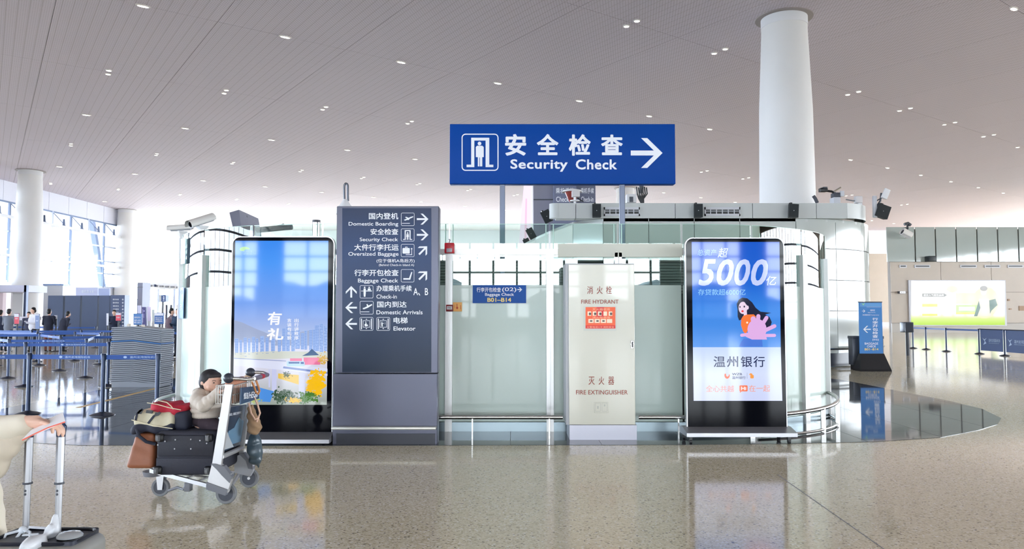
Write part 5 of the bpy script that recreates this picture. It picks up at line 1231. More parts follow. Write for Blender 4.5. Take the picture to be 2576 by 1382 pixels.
for px0, px1, py, lb in ((345.5, 354, 769, 'pale banner left of the purple banner in the far hall'), (370.5, 379, 772, 'pale lilac banner right of the purple banner in the far hall'), (382, 388, 779, 'small pale green banner in the far hall')):
    b_ = thing('pale_banner', lb, 'banner', P((px0+px1)/2, 860, 33)); flat('banner_face', Front(33), [rect(px0, py, px1, 808)], mat('banner_mist' + str(py), {769: (216, 216, 240), 772: (212, 200, 232), 779: (205, 214, 214)}[py], .5), b_, 0, .05)
    mb = MB(); q = P((px0+px1)/2, 808, 33); mb.box((q.x-.05, 33, 0), (q.x+.05, 33.08, q.z)); mb.build('foot', M_ltgrey, b_)
rs = thing('restroom_sign', 'box restroom sign on a slim pole in the far hall', 'sign', P(408, 850, 34)); rs.location.z = 0; ORG[rs.name] = Vector(rs.location)
flat('sign_box', Front(34), [rect(405.5, 742.5, 417, 760)], mat('restroom_blue', (60, 84, 140), .4), rs, 0, .3)
mb = MB(); a = P(400, 760, 34); b = P(405.5, 742.5, 34); mb.box((a.x, 34, a.z), (b.x, 34.4, b.z)); mb.build('side_box', mat('side_beige', (205, 206, 200), .5), rs)
flat('pictogram', Front(34), [ell(412, 747, 1.4, 1.6, 10), [(410.3, 749), (413.7, 749), (412.8, 755), (411.2, 755)]], M_ink, rs, .004); text('WC', Front(34), 409.5, 756, 414.5, 758.5, M_ink, rs, .01)
mb = MB(); q = P(407, 760, 34); mb.cyl((q.x, 34.1, 0), (q.x, 34.1, q.z), .045); mb.build('pole', M_grey, rs)
for k, px in enumerate((417, 428.5, 445)):
    mb = MB(); a = P(px-3.2, 850, 38); b = P(px+3.2, 767, 38); mb.rbox((a.x, 38, 0), (b.x, 38.15, b.z), .02, 1); mb.box((a.x+.03, 37.99, .9), (b.x-.03, 38.0, b.z-.05), 1)
    tag(mb.build('service_kiosk', [M_darkgrey, mat('kiosk_plum', (112, 92, 112), .4)], None, (a.x, 38, 0)), ['tall dark service kiosk left of the far passenger pair', 'tall dark service kiosk directly behind the brown coated passenger', 'tall dark service kiosk partly behind the enclosure glass'][k], 'kiosk', 'tall dark kiosks in the far hall')
cn = thing('checkin_counter', 'dark grey check-in counter with pale top behind the queue belts', 'counter', P(60, 870, 36))
mb = MB(); a = P(42, 860, 36); b = P(78, 806, 36); mb.box((a.x, 36, 0), (b.x, 36.7, b.z)); mb.build('body', mat('counter_dark', (84, 86, 98), .5), cn)
mb = MB(); c_ = P(78, 797, 36); mb.box((a.x-.05, 35.95, b.z), (b.x+.03, 36.75, c_.z)); mb.build('pale_top', mat('counter_top', (196, 190, 200), .4), cn)
mb = MB(); a = P(100, 870, 38); b = P(320, 838, 38); mb.box((a.x, 38, .0), (b.x, 38.6, b.z)); tag(mb.build('low_counter', mat('counter_low', (100, 104, 122), .5), None, (a.x, 38, 0)), 'long low grey counter below the navy backdrop wall', 'counter')

# ================================================================ PEOPLE IN THE HALL
def person(label, px, pyfoot, H_, top, bottom, face=0.0, arms='down', bag=False, hairlong=False, skin=M_skin, stoop=0.0):
    g_ = G(px, pyfoot); s = H_/1.72
    o = thing('person', label, 'person', (g_.x, g_.y, 0))
    cf, sf = math.cos(face), math.sin(face)
    def W(x, y, z): return Vector((g_.x + (x*cf - y*sf)*s, g_.y + (x*sf + y*cf)*s, z*s))
    # body faces -Y at face=0
    fwd = -.02 - stoop
    caps = [(W(-.09, 0, .06), W(-.095, 0, .5), .05*s, .062*s), (W(-.095, 0, .5), W(-.085, 0, .88), .065*s, .09*s), (W(.09, 0, .06), W(.095, .0, .5), .05*s, .062*s), (W(.095, 0, .5), W(.085, 0, .88), .065*s, .09*s),
            (W(-.09, 0, .05), W(-.09, -.14, .04), .045*s, .038*s), (W(.09, 0, .05), W(.09, -.14, .04), .045*s, .038*s),
            (W(0, fwd*.9, 1.38), W(0, fwd*1.3, 1.5), .055*s, .05*s), (W(-.17, fwd*.8, 1.38), W(.17, fwd*.8, 1.38), .06*s, .06*s)]
    if arms == 'down': caps += [(W(-.2, fwd*.8, 1.37), W(-.24, .01, 1.1), .052*s, .042*s), (W(-.24, .01, 1.1), W(-.23, -.06, .85), .042*s, .032*s), (W(.2, fwd*.8, 1.37), W(.24, .01, 1.1), .052*s, .042*s), (W(.24, .01, 1.1), W(.23, -.06, .85), .042*s, .032*s)]
    else: caps += [(W(-.2, fwd*.8, 1.37), W(-.25, -.04, 1.1), .055*s, .045*s), (W(-.25, -.04, 1.1), W(-.08, -.27, 1.18), .042*s, .034*s), (W(.2, fwd*.8, 1.37), W(.25, -.04, 1.1), .055*s, .045*s), (W(.25, -.04, 1.1), W(.08, -.27, 1.12), .042*s, .034*s)]
    hz = fwd*1.6
    balls = [(W(0, fwd*.4, 1.2), (.17*s, .115*s, .2*s)), (W(0, 0, .95), (.155*s, .115*s, .14*s)), (W(0, hz, 1.6), (.075*s, .092*s, .11*s)), (W(0, hz-.04, 1.55), (.05*s, .05*s, .05*s)), (W(0, hz-.1, 1.59), (.012*s, .018*s, .02*s))]
    z1, z2, zn = .9*s, .07*s, 1.455*s
    def zone(c): return 0 if c.z > zn else (1 if c.z > z1 else (2 if c.z > z2 else 3))
    blob('body', balls, .022*s, [skin, top, bottom, M_black], o, caps, 4, zone)
    hb = [(W(0, hz+.02, 1.645), (.083*s, .094*s, .085*s)), (W(0, hz+.045, 1.59), (.078*s, .07*s, .09*s))]
    if hairlong: hb.append((W(0, hz+.07, 1.48), (.08*s, .05*s, .12*s)))
    blob('hair', hb, .016*s, M_hair, o, (), 2)
    # coat layer
    cb = [(W(0, fwd*.4, 1.2), (.195*s, .14*s, .23*s)), (W(0, 0, .98), (.185*s, .14*s, .2*s))]
    blob('jacket', cb, .022*s, top, o, [(W(-.2, fwd*.8, 1.38), W(.2, fwd*.8, 1.38), .07*s, .07*s)], 4)
    return o
cl = lambda n, c=(90, 90, 90): mat('cloth_' + n, c, .85, bump=.2, nscale=30)
person('person in a white shirt and dark trousers standing at the counter', 82, 886, 1.78, cl('white', (226, 226, 236)), cl('dark', (44, 46, 58)), -.6, 'front')
person('person in a grey coat facing the counters at the left', 19, 886, 1.72, cl('grey', (122, 128, 142)), cl('dark'), PI, 'front')
person('person in a dark coat at the left picture edge', -2, 884, 1.68, cl('navy', (44, 52, 78)), cl('dark'), PI, 'down')
person('person in a black padded coat seen from behind beside the navy wall', 120, 886, 1.72, cl('black', (38, 42, 60)), cl('rust', (120, 72, 60)), PI, 'front')
person('person in a dark jacket leaning toward the counter before the navy wall', 156, 886, 1.62, cl('ink', (46, 50, 68)), cl('ink2', (40, 44, 60)), PI-.5, 'front', stoop=.12)
person('person in a dark top standing before the flight directory', 285, 878, 1.68, cl('navy'), cl('dark'), .4, 'front')
person('person in a brown coat at the right side of the far queue', 428, 893, 1.74, cl('brown', (116, 96, 104)), cl('brown2', (96, 84, 94)), 2.2, 'front')
person('person in a dark teal jacket beside the brown coated passenger', 446, 899, 1.72, cl('teal', (36, 58, 84)), cl('dark'), -.4, 'front')
person('person with dark hair half hidden behind the white shirted person', 70, 880, 1.6, cl('slate', (70, 76, 100)), cl('dark'), .3, 'down')
# ================================================================ LUGGAGE TROLLEY
TX, TYc = -2.52, 6.47
tr = thing('luggage_trolley', 'airport luggage trolley loaded with bags and carrying a child', 'trolley', (TX, TYc, 0))
M_tal = mat('trolley_aluminium', (200, 200, 202), .35, .6); M_tgrey = mat('trolley_grey', (118, 120, 128), .45); M_rub = mat('rubber_grey', (120, 122, 126), .6); M_hub = mat('wheel_dark', (54, 58, 70), .4)
YN, YF = 6.19, 6.74       # near and far upright planes
def wheel(c, r, w=.034):
    mb = MB(); prof = [(r*.72, -w/2), (r*.95, -w/2), (r, -w*.3), (r, w*.3), (r*.95, w/2), (r*.72, w/2)]
    n = 32; vs = [(c[0]+a*math.cos(2*PI*k/n), c[1]+b, c[2]+a*math.sin(2*PI*k/n)) for a, b in prof for k in range(n)]
    mb.add(vs, [(i*n+k, i*n+(k+1) % n, (i+1)*n+(k+1) % n, (i+1)*n+k) for i in range(5) for k in range(n)], 0, None, True)
    o = mb.build('wheel', M_rub, tr)
    mb = MB(); mb.cyl((c[0], c[1]-w*.42, c[2]), (c[0], c[1]+w*.42, c[2]), r*.74, n=28); mb.build('hub', M_hub, o)
    mb = MB(); mb.cyl((c[0], c[1]-w*.6, c[2]), (c[0], c[1]+w*.6, c[2]), r*.15, n=12); mb.build('axle_cap', M_tal, o)
rw = .086; 
wn = G(569, 1268); wf_ = G(627, 1227); wfr = G(404, 1249)
wheel((wn.x, wn.y, rw), rw); wheel((wf_.x, wf_.y, rw), rw); wheel((wfr.x, wfr.y, .078), .078)
wheel((wfr.x-.02, wfr.y+.2, .078), .078) if False else None
# uprights
def plate(pts_px, Y, th, m, name): 
    mb = MB(); mb.prism([P(a, b, Y) for a, b in pts_px], (0, th, 0)); return mb.build(name, m, tr)
plate([(566, 968), (585, 968), (556, 1170), (533, 1170)], YN-.012, .032, M_tal, 'upright')
plate([(622, 1000), (631, 1000), (610, 1142), (601, 1142)], YF-.012, .032, M_tal, 'upright')
plate([(533, 1168), (556, 1170), (581, 1195), (581, 1212), (572, 1240), (526, 1226), (522, 1212)], YN-.02, .045, M_tal, 'foot_bracket')
plate([(530, 1168), (540, 1168), (563, 1174), (583, 1200), (577, 1216), (557, 1196), (545, 1182)], YN-.028, .055, M_tgrey, 'foot_cover')
plate([(519, 1214), (572, 1233), (567, 1248), (518, 1232)], YN-.03, .05, M_tgrey, 'foot_cover')
plate([(588, 1150), (612, 1142), (636, 1170), (636, 1186), (628, 1200), (590, 1190)], YF-.02, .045, mat('trolley_panel', (170, 172, 178), .4), 'foot_bracket')
plate([(600, 1142), (612, 1140), (634, 1168), (636, 1182), (624, 1180), (618, 1160)], YF-.03, .06, M_tgrey, 'foot_cover')
mb = MB(); mb.tube([P(572, 1235, YN), P(600, 1196, YF)], .018, 10); mb.build('rear_crossbar', M_tal, tr)
# platform: two side rails converging to the front wheel
A1, A2, B1, B2 = P(523, 1222, YN), P(378, 1184, 6.35), P(590, 1192, YF), P(382, 1180, 6.52)
for a, b in ((A1, A2), (B1, B2)):
    d = (b-a).normalized(); mb = MB(); u = Vector((0, 0, .016)); s = Vector((0, .014, 0))
    mb.add([a-u-s, a+u-s, a+u+s, a-u+s, b-u-s, b+u-s, b+u+s, b-u+s], [(0,1,2,3),(4,7,6,5),(0,4,5,1),(1,5,6,2),(2,6,7,3),(3,7,4,0)]); mb.build('platform_rail', M_tal, tr)
mb = MB()
for t in (.2, .4, .6, .8): mb.tube([A1.lerp(A2, t), B1.lerp(B2, t)], .009, 8)
mb.tube([A1.lerp(B1, .5), A2.lerp(B2, .5)], .01, 8); mb.build('platform_bars', M_tal, tr)
mb = MB(); c_ = (A2+B2)/2; mb.cyl(c_-Vector((-.02, 0, .05)), c_+Vector((.02, 0, -.01)), .075, .085, 20); mb.build('front_bumper', M_tgrey, tr)
mb = MB(); fx_ = wfr.x; fy_ = wfr.y
for s_ in (-.03, .03): mb.prism([(fx_-.03, fy_+s_, .18), (fx_+.035, fy_+s_, .18), (fx_+.025, fy_+s_, .06), (fx_-.015, fy_+s_, .06)], (0, .006, 0))
mb.box((fx_-.035, fy_-.035, .175), (fx_+.04, fy_+.04, .2)); mb.build('caster_fork', M_tal, tr)
mb = MB(); mb.tube([P(424, 1235, 6.4), P(447, 1227, 6.38), P(462, 1232, 6.36), P(468, 1218, 6.34), P(478, 1220, 6.34)], .012, 8); mb.rbox(tuple(P(462, 1238, 6.3)), tuple(P(478, 1216, 6.3)+Vector((0, .06, 0))), .005, 1); mb.build('brake_pedal', M_tgrey, tr)
# lower ad panel between the uprights
fa = [P(566, 1027, YN+.02), P(618, 1018, YF-.02), P(606, 1118, YF-.02), P(556, 1140, YN+.02)]
mb = MB(); mb.prism(fa, (-.012, 0, 0)); pnl = mb.build('advert_panel', mat('advert_dark', (46, 62, 82), .25), tr)
u_ = (fa[1]-fa[0]); w_ = (fa[0]-fa[3]); Fa = Face(fa[3], u_, w_); LA, LB_ = u_.length, w_.length
fo = Face(fa[3] + Fa.n*0, u_, w_)
sgn = 1 if Fa.n.x > 0 else -1
flat('advert_print', fo, [[(.1*LA, .12*LB_), (.9*LA, .12*LB_), (.95*LA, .6*LB_), (.7*LA, .72*LB_), (.5*LA, .5*LB_), (.25*LA, .45*LB_)]], mat('advert_sky', (104, 140, 168), .3), pnl, .003)
flat('advert_print', fo, [[(.12*LA, .05*LB_), (.55*LA, .05*LB_), (.3*LA, .3*LB_), (.14*LA, .5*LB_)]], mat('advert_pale', (186, 192, 198), .3), pnl, .005)
text('恒洁 | 智能卫浴专家', fo, .2*LA, .86*LB_, .78*LA, .79*LB_, M_ink, pnl, .01, d=.005)
mb = MB(); mb.tube([P(557, 1150, YN), P(608, 1128, YF)], .022, 8); mb.build('middle_crossbar', M_tal, tr)
# basket
bz0, bz1 = P(585, 1018, YN).z, P(585, 972, YN).z
bxl, bxr = P(540, 990, YN).x, -2.322
mb = MB(); wr = .0035; y0b, y1b = YN+.03, YF-.03
M_wire = mat('wire_white', (205, 202, 196), .4, .3)
for z in (bz0, (bz0+bz1)/2, bz1): mb.tube([(bxl, y0b, z), (bxr, y0b, z), (bxr, y1b, z), (bxl, y1b, z)], wr*1.3, 6, closed=True)
for k in range(9):
    x = bxl + (bxr-bxl)*k/8; mb.tube([(x, y0b, bz1), (x, y0b, bz0), (x, y1b, bz0), (x, y1b, bz1)], wr, 5)
for k in range(1, 12):
    y = y0b + (y1b-y0b)*k/12; mb.tube([(bxl, y, bz1), (bxl, y, bz0), (bxr, y, bz0), (bxr, y, bz1)], wr, 5)
mb.build('wire_basket', M_wire, tr)
ba = [P(608, 976, YN), P(652, 971, YF), P(652, 1003, YF), P(606, 1018, YN)]
mb = MB(); mb.prism(ba, (-.012, 0, 0)); bb = mb.build('basket_board', mat('basket_navy', (30, 66, 98), .35), tr)
u_ = ba[1]-ba[0]; w_ = ba[0]-ba[3]; fo = Face(ba[3], u_, w_); LA, LB_ = u_.length, w_.length
text('恒洁', fo, .1*LA, .68*LB_, .36*LA, .28*LB_, M_ink, bb, .03, d=.004); text('HEGII', fo, .38*LA, .68*LB_, .92*LA, .28*LB_, M_ink, bb, .03, .2, d=.004)
# handle
hn, hf = P(575, 952, YN), P(630, 938, YF)
for h_, Y_ in ((hn, YN), (hf, YF)):
    mb = MB(); mb.ball(h_, .043, n=24); mb.build('grip_ball', M_hub, tr)
e1, e2 = P(640, 953, YN), P(674, 943, YF)
mb = MB(); mb.tube([hn, P(600, 953, YN), P(622, 955, YN), e1], .014, 10); mb.tube([hf, P(645, 937, YF), P(662, 938, YF), e2], .014, 10); mb.tube([e1, e2], .014, 10); mb.build('handlebar', M_steel, tr)
e3 = e1.lerp(e2, .1) - Vector((0, 0, .03)); e4 = e1.lerp(e2, .9) - Vector((0, 0, .012)); mb = MB(); mb.tube([e1.lerp(e2, .06), e1.lerp(e2, .94)], .02, 8); mb.build('brake_bar', mat('brake_grey', (120, 112, 128), .5), tr)
mb = MB(); mb.tube([e1.lerp(e2, .42), e1.lerp(e2, .62)], .0215, 10); mb.build('red_brake_grip', mat('brake_red', (186, 44, 62), .5), tr)
# ---- suitcase on the platform
sx0, sx1 = P(391, 1140, 6.25).x, P(545, 1140, 6.25).x
SZ0 = P(470, 1200, 6.22).z; SZ1 = P(470, 1086, 6.25).z
M_case = mat('suitcase_fabric', (48, 50, 64), .7, noise_amt=.15, nscale=40, bump=.3); M_caseb = mat('suitcase_shell', (36, 38, 50), .6, bump=.2, nscale=30)
su = thing('suitcase', 'black fabric suitcase lying on the trolley with its wheeled base outward', 'suitcase', ((sx0+sx1)/2, 6.5, SZ0))
mb = MB(); mb.rbox((sx0, 6.25, SZ0), (sx1, 6.82, SZ1), .04, 4); mb.build('body', M_case, su)
mb = MB(); mb.rbox((sx0+.02, 6.235, SZ0+.16), (sx1-.02, 6.27, SZ1-.03), .015, 2); mb.build('base_panel', M_caseb, su)
mb = MB(); mb.rbox((sx0+.01, 6.24, SZ0+.02), (sx1-.03, 6.26, SZ0+.15), .008, 2); mb.build('front_pocket', M_case, su)
for a, b in ((sx0+.03, SZ0+.05), (sx1-.06, SZ0+.05), (sx0+.04, SZ1-.05), (sx1-.06, SZ1-.05)):
    mb = MB(); mb.rbox((a-.035, 6.215, b-.035), (a+.035, 6.26, b+.035), .02, 3); w = mb.build('wheel_housing', M_black, su)
    mb = MB(); mb.cyl((a-.01, 6.205, b), (a+.012, 6.205, b), .026, n=18); mb.build('wheel', M_rub, w)
for k, (a, b) in enumerate(((415, 1111), (441, 1107), (480, 1106), (503, 1109), (520, 1116), (397, 1120), (439, 1130), (480, 1130))):
    mb = MB(); q = P(a, b, 6.225); mb.ball(q, (.0065, .004, .0065), n=10); mb.build('rivet', M_ltgrey, su)
# ---- brown soft bag at the front
bb_ = thing('brown_leather_bag', 'slouched tan brown leather bag at the front of the trolley', 'bag', P(356, 1178, 6.35))
bx0, bx1 = P(322, 1140, 6.35).x, P(392, 1140, 6.35).x; bz0_, bz1_ = P(350, 1178, 6.35).z, P(350, 1092, 6.35).z
M_tan = mat('tan_leather', (160, 96, 62), .5, noise_amt=.15, nscale=14, bump=.35)
def bagshape(c):
    t = (c.z-bz0_)/(bz1_-bz0_); k = 1 - .34*max(0, t)**1.3; cx = bx0 + (bx1-bx0)*(.5 + .08*t)
    w = math.sin(c.z*60 + c.x*20)*.004*max(0, t)
    return Vector((cx + (c.x-(bx0+bx1)/2)*k, 6.42 + (c.y-6.42)*(k-.1*t) + w, c.z))
blob('bag_body', [], .012, M_tan, bb_, (), 5, disp=bagshape, boxes=[((bx0, 6.3, bz0_), (bx1, 6.56, bz1_), .03)])
mb = MB(); hz_ = bz1_; mb.tube([(bx0+.07, 6.36, hz_-.03), (bx0+.08, 6.34, hz_+.03), (bx0+.14, 6.36, hz_+.07), (bx1-.03, 6.4, hz_+.0), (bx1-.02, 6.4, hz_-.06)], .013, 8); mb.build('strap', mat('strap_navy', (38, 44, 66), .6), bb_)
# ---- backpack
bp = thing('backpack', 'cream, red and navy backpack lying on the black suitcase', 'backpack', P(400, 1080, 6.4))
M_bcream = mat('backpack_cream', (222, 214, 186), .75, noise_amt=.1, nscale=18, bump=.3); M_bred = mat('backpack_red', (206, 34, 62), .7, noise_amt=.15, nscale=20, bump=.3); M_bnavy = mat('backpack_navy', (34, 38, 56), .7, bump=.2, nscale=24)
zb0, zb1 = SZ1+.005, P(400, 1008, 6.4).z
xb0, xb1 = P(329, 1050, 6.35).x, P(474, 1050, 6.35).x
def Xb(px): return P(px, 1050, 6.33).x
def Zb(py): return P(400, py, 6.33).z
def bshape(c):
    t = (c.x-xb0)/(xb1-xb0)
    return Vector((c.x, c.y + .012*math.sin(c.x*40), c.z + .012*math.sin(c.x*22+1) - .03*(1-t)))
blob('body', [], .012, M_bcream, bp, (), 6, disp=bshape, boxes=[((xb0+.02, 6.31, Zb(1072)), (xb1-.12, 6.62, Zb(1028)), .06), ((xb0+.08, 6.3, Zb(1080)), (xb1-.1, 6.6, Zb(1040)), .05)])
blob('red_top', [], .012, M_bred, bp, (), 6, disp=bshape, boxes=[((Xb(370), 6.34, Zb(1036)), (Xb(432), 6.6, Zb(1010)), .035), ((Xb(400), 6.34, Zb(1048)), (Xb(462), 6.62, Zb(1023)), .03)])
blob('navy_end', [], .012, M_bnavy, bp, (), 6, boxes=[((Xb(436), 6.32, Zb(1084)), (Xb(474), 6.65, Zb(1036)), .03)])
blob('navy_base', [], .012, M_bnavy, bp, (), 6, disp=bshape, boxes=[((Xb(329), 6.296, Zb(1085)), (Xb(440), 6.6, Zb(1060)), .03)])
def line3(name, pts, r, m, Y=6.285): 
    mb = MB(); mb.tube([P(a, b, Y) for a, b in pts], r, 6); mb.build(name, m, bp)
line3('piping', [(331, 1057), (360, 1065), (400, 1074), (434, 1079)], .004, mat('piping_cream', (228, 220, 190), .6), 6.283)
line3('piping', [(370, 1014), (396, 1018), (424, 1026), (455, 1032)], .004, mat('piping_cream'), 6.30); line3('piping', [(398, 1008), (420, 1013), (430, 1022), (436, 1030)], .004, mat('piping_cream'), 6.30)
def strap2(pts, w=.012):
    mb = MB()
    for (a, b), (c, d) in zip(pts, pts[1:]): mb.prism([P(x, y, 6.288) for x, y in seg(a, b, c, d, 5)], (0, .008, 0))
    mb.build('strap', M_bnavy, bp)
strap2([(358, 1030), (344, 1042), (340, 1060)]); strap2([(402, 1038), (386, 1048), (372, 1066)])
flat('leather_patch', Front(6.30), [[(349, 1031), (363, 1030), (356, 1042), (347, 1041)], [(392, 1038), (407, 1038), (400, 1046), (390, 1048)], [(370, 1032), (387, 1033), (384, 1041), (368, 1039)]], M_black, bp, .012, .01)
mb = MB(); mb.tube([P(474, 1078, 6.4), P(482, 1071, 6.42), P(494, 1070, 6.44), P(500, 1076, 6.44), P(486, 1082, 6.4)], .01, 8); mb.build('shoulder_strap', M_bnavy, bp)
mb = MB(); mb.tube([P(343, 1078, 6.3), P(350, 1098, 6.28), P(368, 1112, 6.28), P(392, 1118, 6.3)], .014, 8); mb.build('shoulder_strap', M_bnavy, bp)
mb = MB(); mb.tube([P(422, 1010, 6.72), P(428, 998, 6.72), P(442, 995, 6.72)], .008, 8); 
mb2 = MB()

# ---- child
kid = thing('child', 'toddler in a cream puffer jacket sitting on the suitcase gripping the trolley', 'person', P(515, 1080, 6.45))
KY = 6.47
def k3(px, py, dy=0): return P(px, py, KY+dy)
hc = k3(531, 960, -.02); hr = .088
fw = Vector((.86, -.5, -.12)).normalized(); up = Vector((.08, 0, 1)).normalized(); rt = fw.cross(up).normalized(); up = rt.cross(fw)
RH = Matrix((rt, fw, up)).transposed()
hd = lambda r, f, u: hc + rt*r*hr + fw*f*hr + up*u*hr
balls = [(hc, (hr*.92, hr*1.02, hr*1.03), RH), (hd(0, .35, -.45), (hr*.62, hr*.6, hr*.5), RH), (hd(.42, .5, -.38), (hr*.36, hr*.34, hr*.34), RH), (hd(-.42, .5, -.38), (hr*.36, hr*.34, hr*.34), RH),
         (hd(0, 1.07, -.2), (hr*.12, hr*.15, hr*.11), RH), (hd(.95, -.12, -.15), (hr*.09, hr*.17, hr*.22), RH), (hd(-.95, -.12, -.15), (hr*.09, hr*.17, hr*.22), RH),
         (hd(0, .93, -.52), (hr*.18, hr*.1, hr*.06), RH), (k3(518, 1020), (.1, .085, .12)), (k3(518, 1060), (.11, .09, .08))]
caps = [(k3(524, 985), k3(518, 1010), .04, .06), (k3(515, 1062, -.06), k3(562, 1076, -.08), .055, .05), (k3(515, 1062, .06), k3(562, 1076, .08), .055, .05), (k3(562, 1076, -.08), k3(566, 1110, -.08), .042, .034), (k3(562, 1076, .08), k3(566, 1110, .08), .042, .034),
        (k3(508, 1000, -.09), k3(520, 1020, -.13), .04, .034), (k3(520, 1020, -.13), k3(556, 986, -.16), .034, .022), (k3(508, 1000, .09), k3(530, 1010, .12), .04, .034), (k3(530, 1010, .12), k3(562, 985, .08), .034, .022)]
blob('body', balls, .0055, M_skin, kid, caps, 3)
hb = [(hd(0, -.18, .2), (hr*1.03, hr*1.0, hr*1.0), RH), (hd(0, -.32, -.1), (hr*1.0, hr*.86, hr*.92), RH), (hd(0, .3, .62), (hr*.78, hr*.6, hr*.44), RH)]
blob('hair', hb, .006, mat('child_hair', (38, 34, 40), .6, noise_amt=.3, nscale=80), kid, (), 3)
mb = MB()
for s_ in (-1, 1):
    mb.ball(hd(.36*s_, .9, .02), (hr*.13, hr*.06, hr*.05), rot=RH, n=12)
mb.build('eyes', M_inkblack, kid)
mb = MB()
for s_ in (-1, 1): mb.tube([hd(.2*s_, .95, .2), hd(.38*s_, .92, .25), hd(.55*s_, .82, .2)], .0022, 5)
mb.build('eyebrows', mat('brow', (90, 66, 60), .7), kid)
mb = MB(); mb.ball(hd(0, .99, -.53), (hr*.13, hr*.05, hr*.045), rot=RH, n=12); mb.build('mouth', mat('lips', (206, 120, 112), .5), kid)
M_puff = mat('puffer_cream', (216, 204, 190), .7, noise_amt=.06, nscale=25, bump=.35)
def torus_balls(c, rx, ry, t, n=30, rot=0):
    return [((c.x + rx*math.cos(2*PI*k/n), c.y + ry*math.sin(2*PI*k/n), c.z), t) for k in range(n)] + [((c.x, c.y, c.z), (rx*.95, ry*.95, t*.9))]
jb = []
for py, rx, ry, t in ((996, .068, .06, .026), (1008, .098, .08, .025), (1020, .108, .09, .025), (1032, .11, .094, .025), (1044, .106, .092, .024)): jb += torus_balls(k3(516 + (py-996)*.08, py), rx, ry, t)
def sleeve(pts, rs):
    out = []
    for (a, b), (ra, rb) in zip(zip(pts, pts[1:]), zip(rs, rs[1:])):
        n = 4
        for k in range(n):
            t = k/n; c = a.lerp(b, t); out.append((c, (ra + (rb-ra)*t)*(1.0 if k % 2 == 0 else .84)))
    out.append((pts[-1], rs[-1])); return out
jb += sleeve([k3(502, 995, -.08), k3(497, 1006, -.12), k3(513, 1020, -.16), k3(535, 1002, -.17), k3(548, 988, -.17)], [.06, .066, .062, .05, .042])
jb += sleeve([k3(510, 1000, .08), k3(530, 1010, .12), k3(550, 990, .1)], [.055, .05, .04])
blob('puffer_jacket', jb, .006, M_puff, kid, (), 1)
hoodb = [(k3(505, 988, .0), (.075, .085, .045)), (k3(512, 990, -.05), (.06, .05, .035))]
blob('jacket_collar', hoodb, .008, M_puff, kid, (), 3)
M_pants = mat('corduroy_plum', (62, 48, 58), .85, noise_amt=.2, nscale=30, bump=.4)
blob('trousers', [(k3(516, 1058), (.115, .1, .07))], .009, M_pants, kid, [(k3(515, 1064, -.06), k3(562, 1077, -.08), .062, .056), (k3(515, 1064, .06), k3(562, 1077, .08), .062, .056), (k3(562, 1077, -.08), k3(565, 1100, -.08), .05, .044), (k3(562, 1077, .08), k3(565, 1100, .08), .05, .044)], 3)
def hand(name, c, d, n, s, parent, m, palmr=.5):
    """palm with four unequal bent fingers and a side thumb; d: finger direction, n: palm normal (the way fingers curl)"""
    d = d.normalized(); n = (n - d*n.dot(d)).normalized(); sd = d.cross(n)
    balls = [(c, (s*.3, s*.42, s*.14), Matrix((sd, d, n)).transposed()), (c + sd*s*.14 + d*s*.1, (s*.14, s*.3, s*.13), Matrix((sd, d, n)).transposed()), (c - sd*s*.16 + d*s*.1, (s*.13, s*.28, s*.12), Matrix((sd, d, n)).transposed())]
    caps = []
    for k, L in enumerate((.82, .95, .88, .68)):
        o = sd*s*(.27-.18*k); b0 = c + o + d*s*.34; b1 = b0 + d*s*L*.36 + n*s*.06; b2 = b1 + d*s*L*.22 + n*s*.2*L; b3 = b2 + d*s*L*.05 + n*s*.2*L
        caps += [(b0, b1, s*.085, s*.078), (b1, b2, s*.078, s*.07), (b2, b3, s*.07, s*.06)]
    t0 = c + sd*s*.26 - d*s*.2; t1 = t0 + sd*s*.2 + d*s*.28 + n*s*.08; t2 = t1 + d*s*.24 + n*s*.14
    caps += [(t0, t1, s*.11, s*.085), (t1, t2, s*.085, s*.07), (c - d*s*.6, c - d*s*.1, s*.2, s*.24)]
    return blob(name, balls, s*.045, m, parent, caps, 2)
hand('hand', k3(556, 985, -.19), Vector((.9, 0, .25)), Vector((.2, -.1, -1)), .085, kid, M_skin)
hand('hand', k3(563, 984, .06), Vector((.9, 0, .25)), Vector((.2, -.1, -1)), .085, kid, M_skin)

# ---- things in and on the basket
wb = thing('woven_brown_bag', 'orange brown woven bag standing in the trolley basket', 'bag', P(607, 1010, 6.45))
M_wov = mat('woven_orange', (176, 98, 58), .7, noise_amt=.35, nscale=90, col2=(226, 176, 150), bump=.5)
q0, q1 = P(583, 1016, 6.35), P(634, 952, 6.4)
mb = MB(); mb.rbox((q0.x-.03, 6.26, q0.z), (-2.345, 6.6, q1.z), .02, 3); mb.build('body', M_wov, wb)
mb = MB(); mb.tube([P(612, 956, 6.3), P(618, 946, 6.3), P(630, 950, 6.34), P(634, 962, 6.34)], .009, 8); mb.build('handle', mat('bag_strap_cream', (214, 186, 160), .6), wb)
cb_ = thing('cream_cloth', 'crumpled cream cloth in the left end of the trolley basket', 'cloth', P(552, 1010, 6.4))
blob('cloth', [(P(550, 995, 6.35), (.045, .08, .06)), (P(556, 985, 6.42), (.04, .09, .05)), (P(552, 1005, 6.4), (.05, .1, .04))], .009, mat('cloth_cream', (218, 206, 190), .85, bump=.4, nscale=25), cb_, (), 2)
hb_ = thing('tan_hat', 'tan cloth sun hat hanging behind the trolley handle', 'hat', P(640, 1098, 6.55))
M_tanc = mat('hat_tan', (172, 140, 108), .85, noise_amt=.15, nscale=20, bump=.4)
def ruff(c): return c + Vector((.006*math.sin(c.z*90), .006*math.sin(c.z*70+c.x*50), 0))
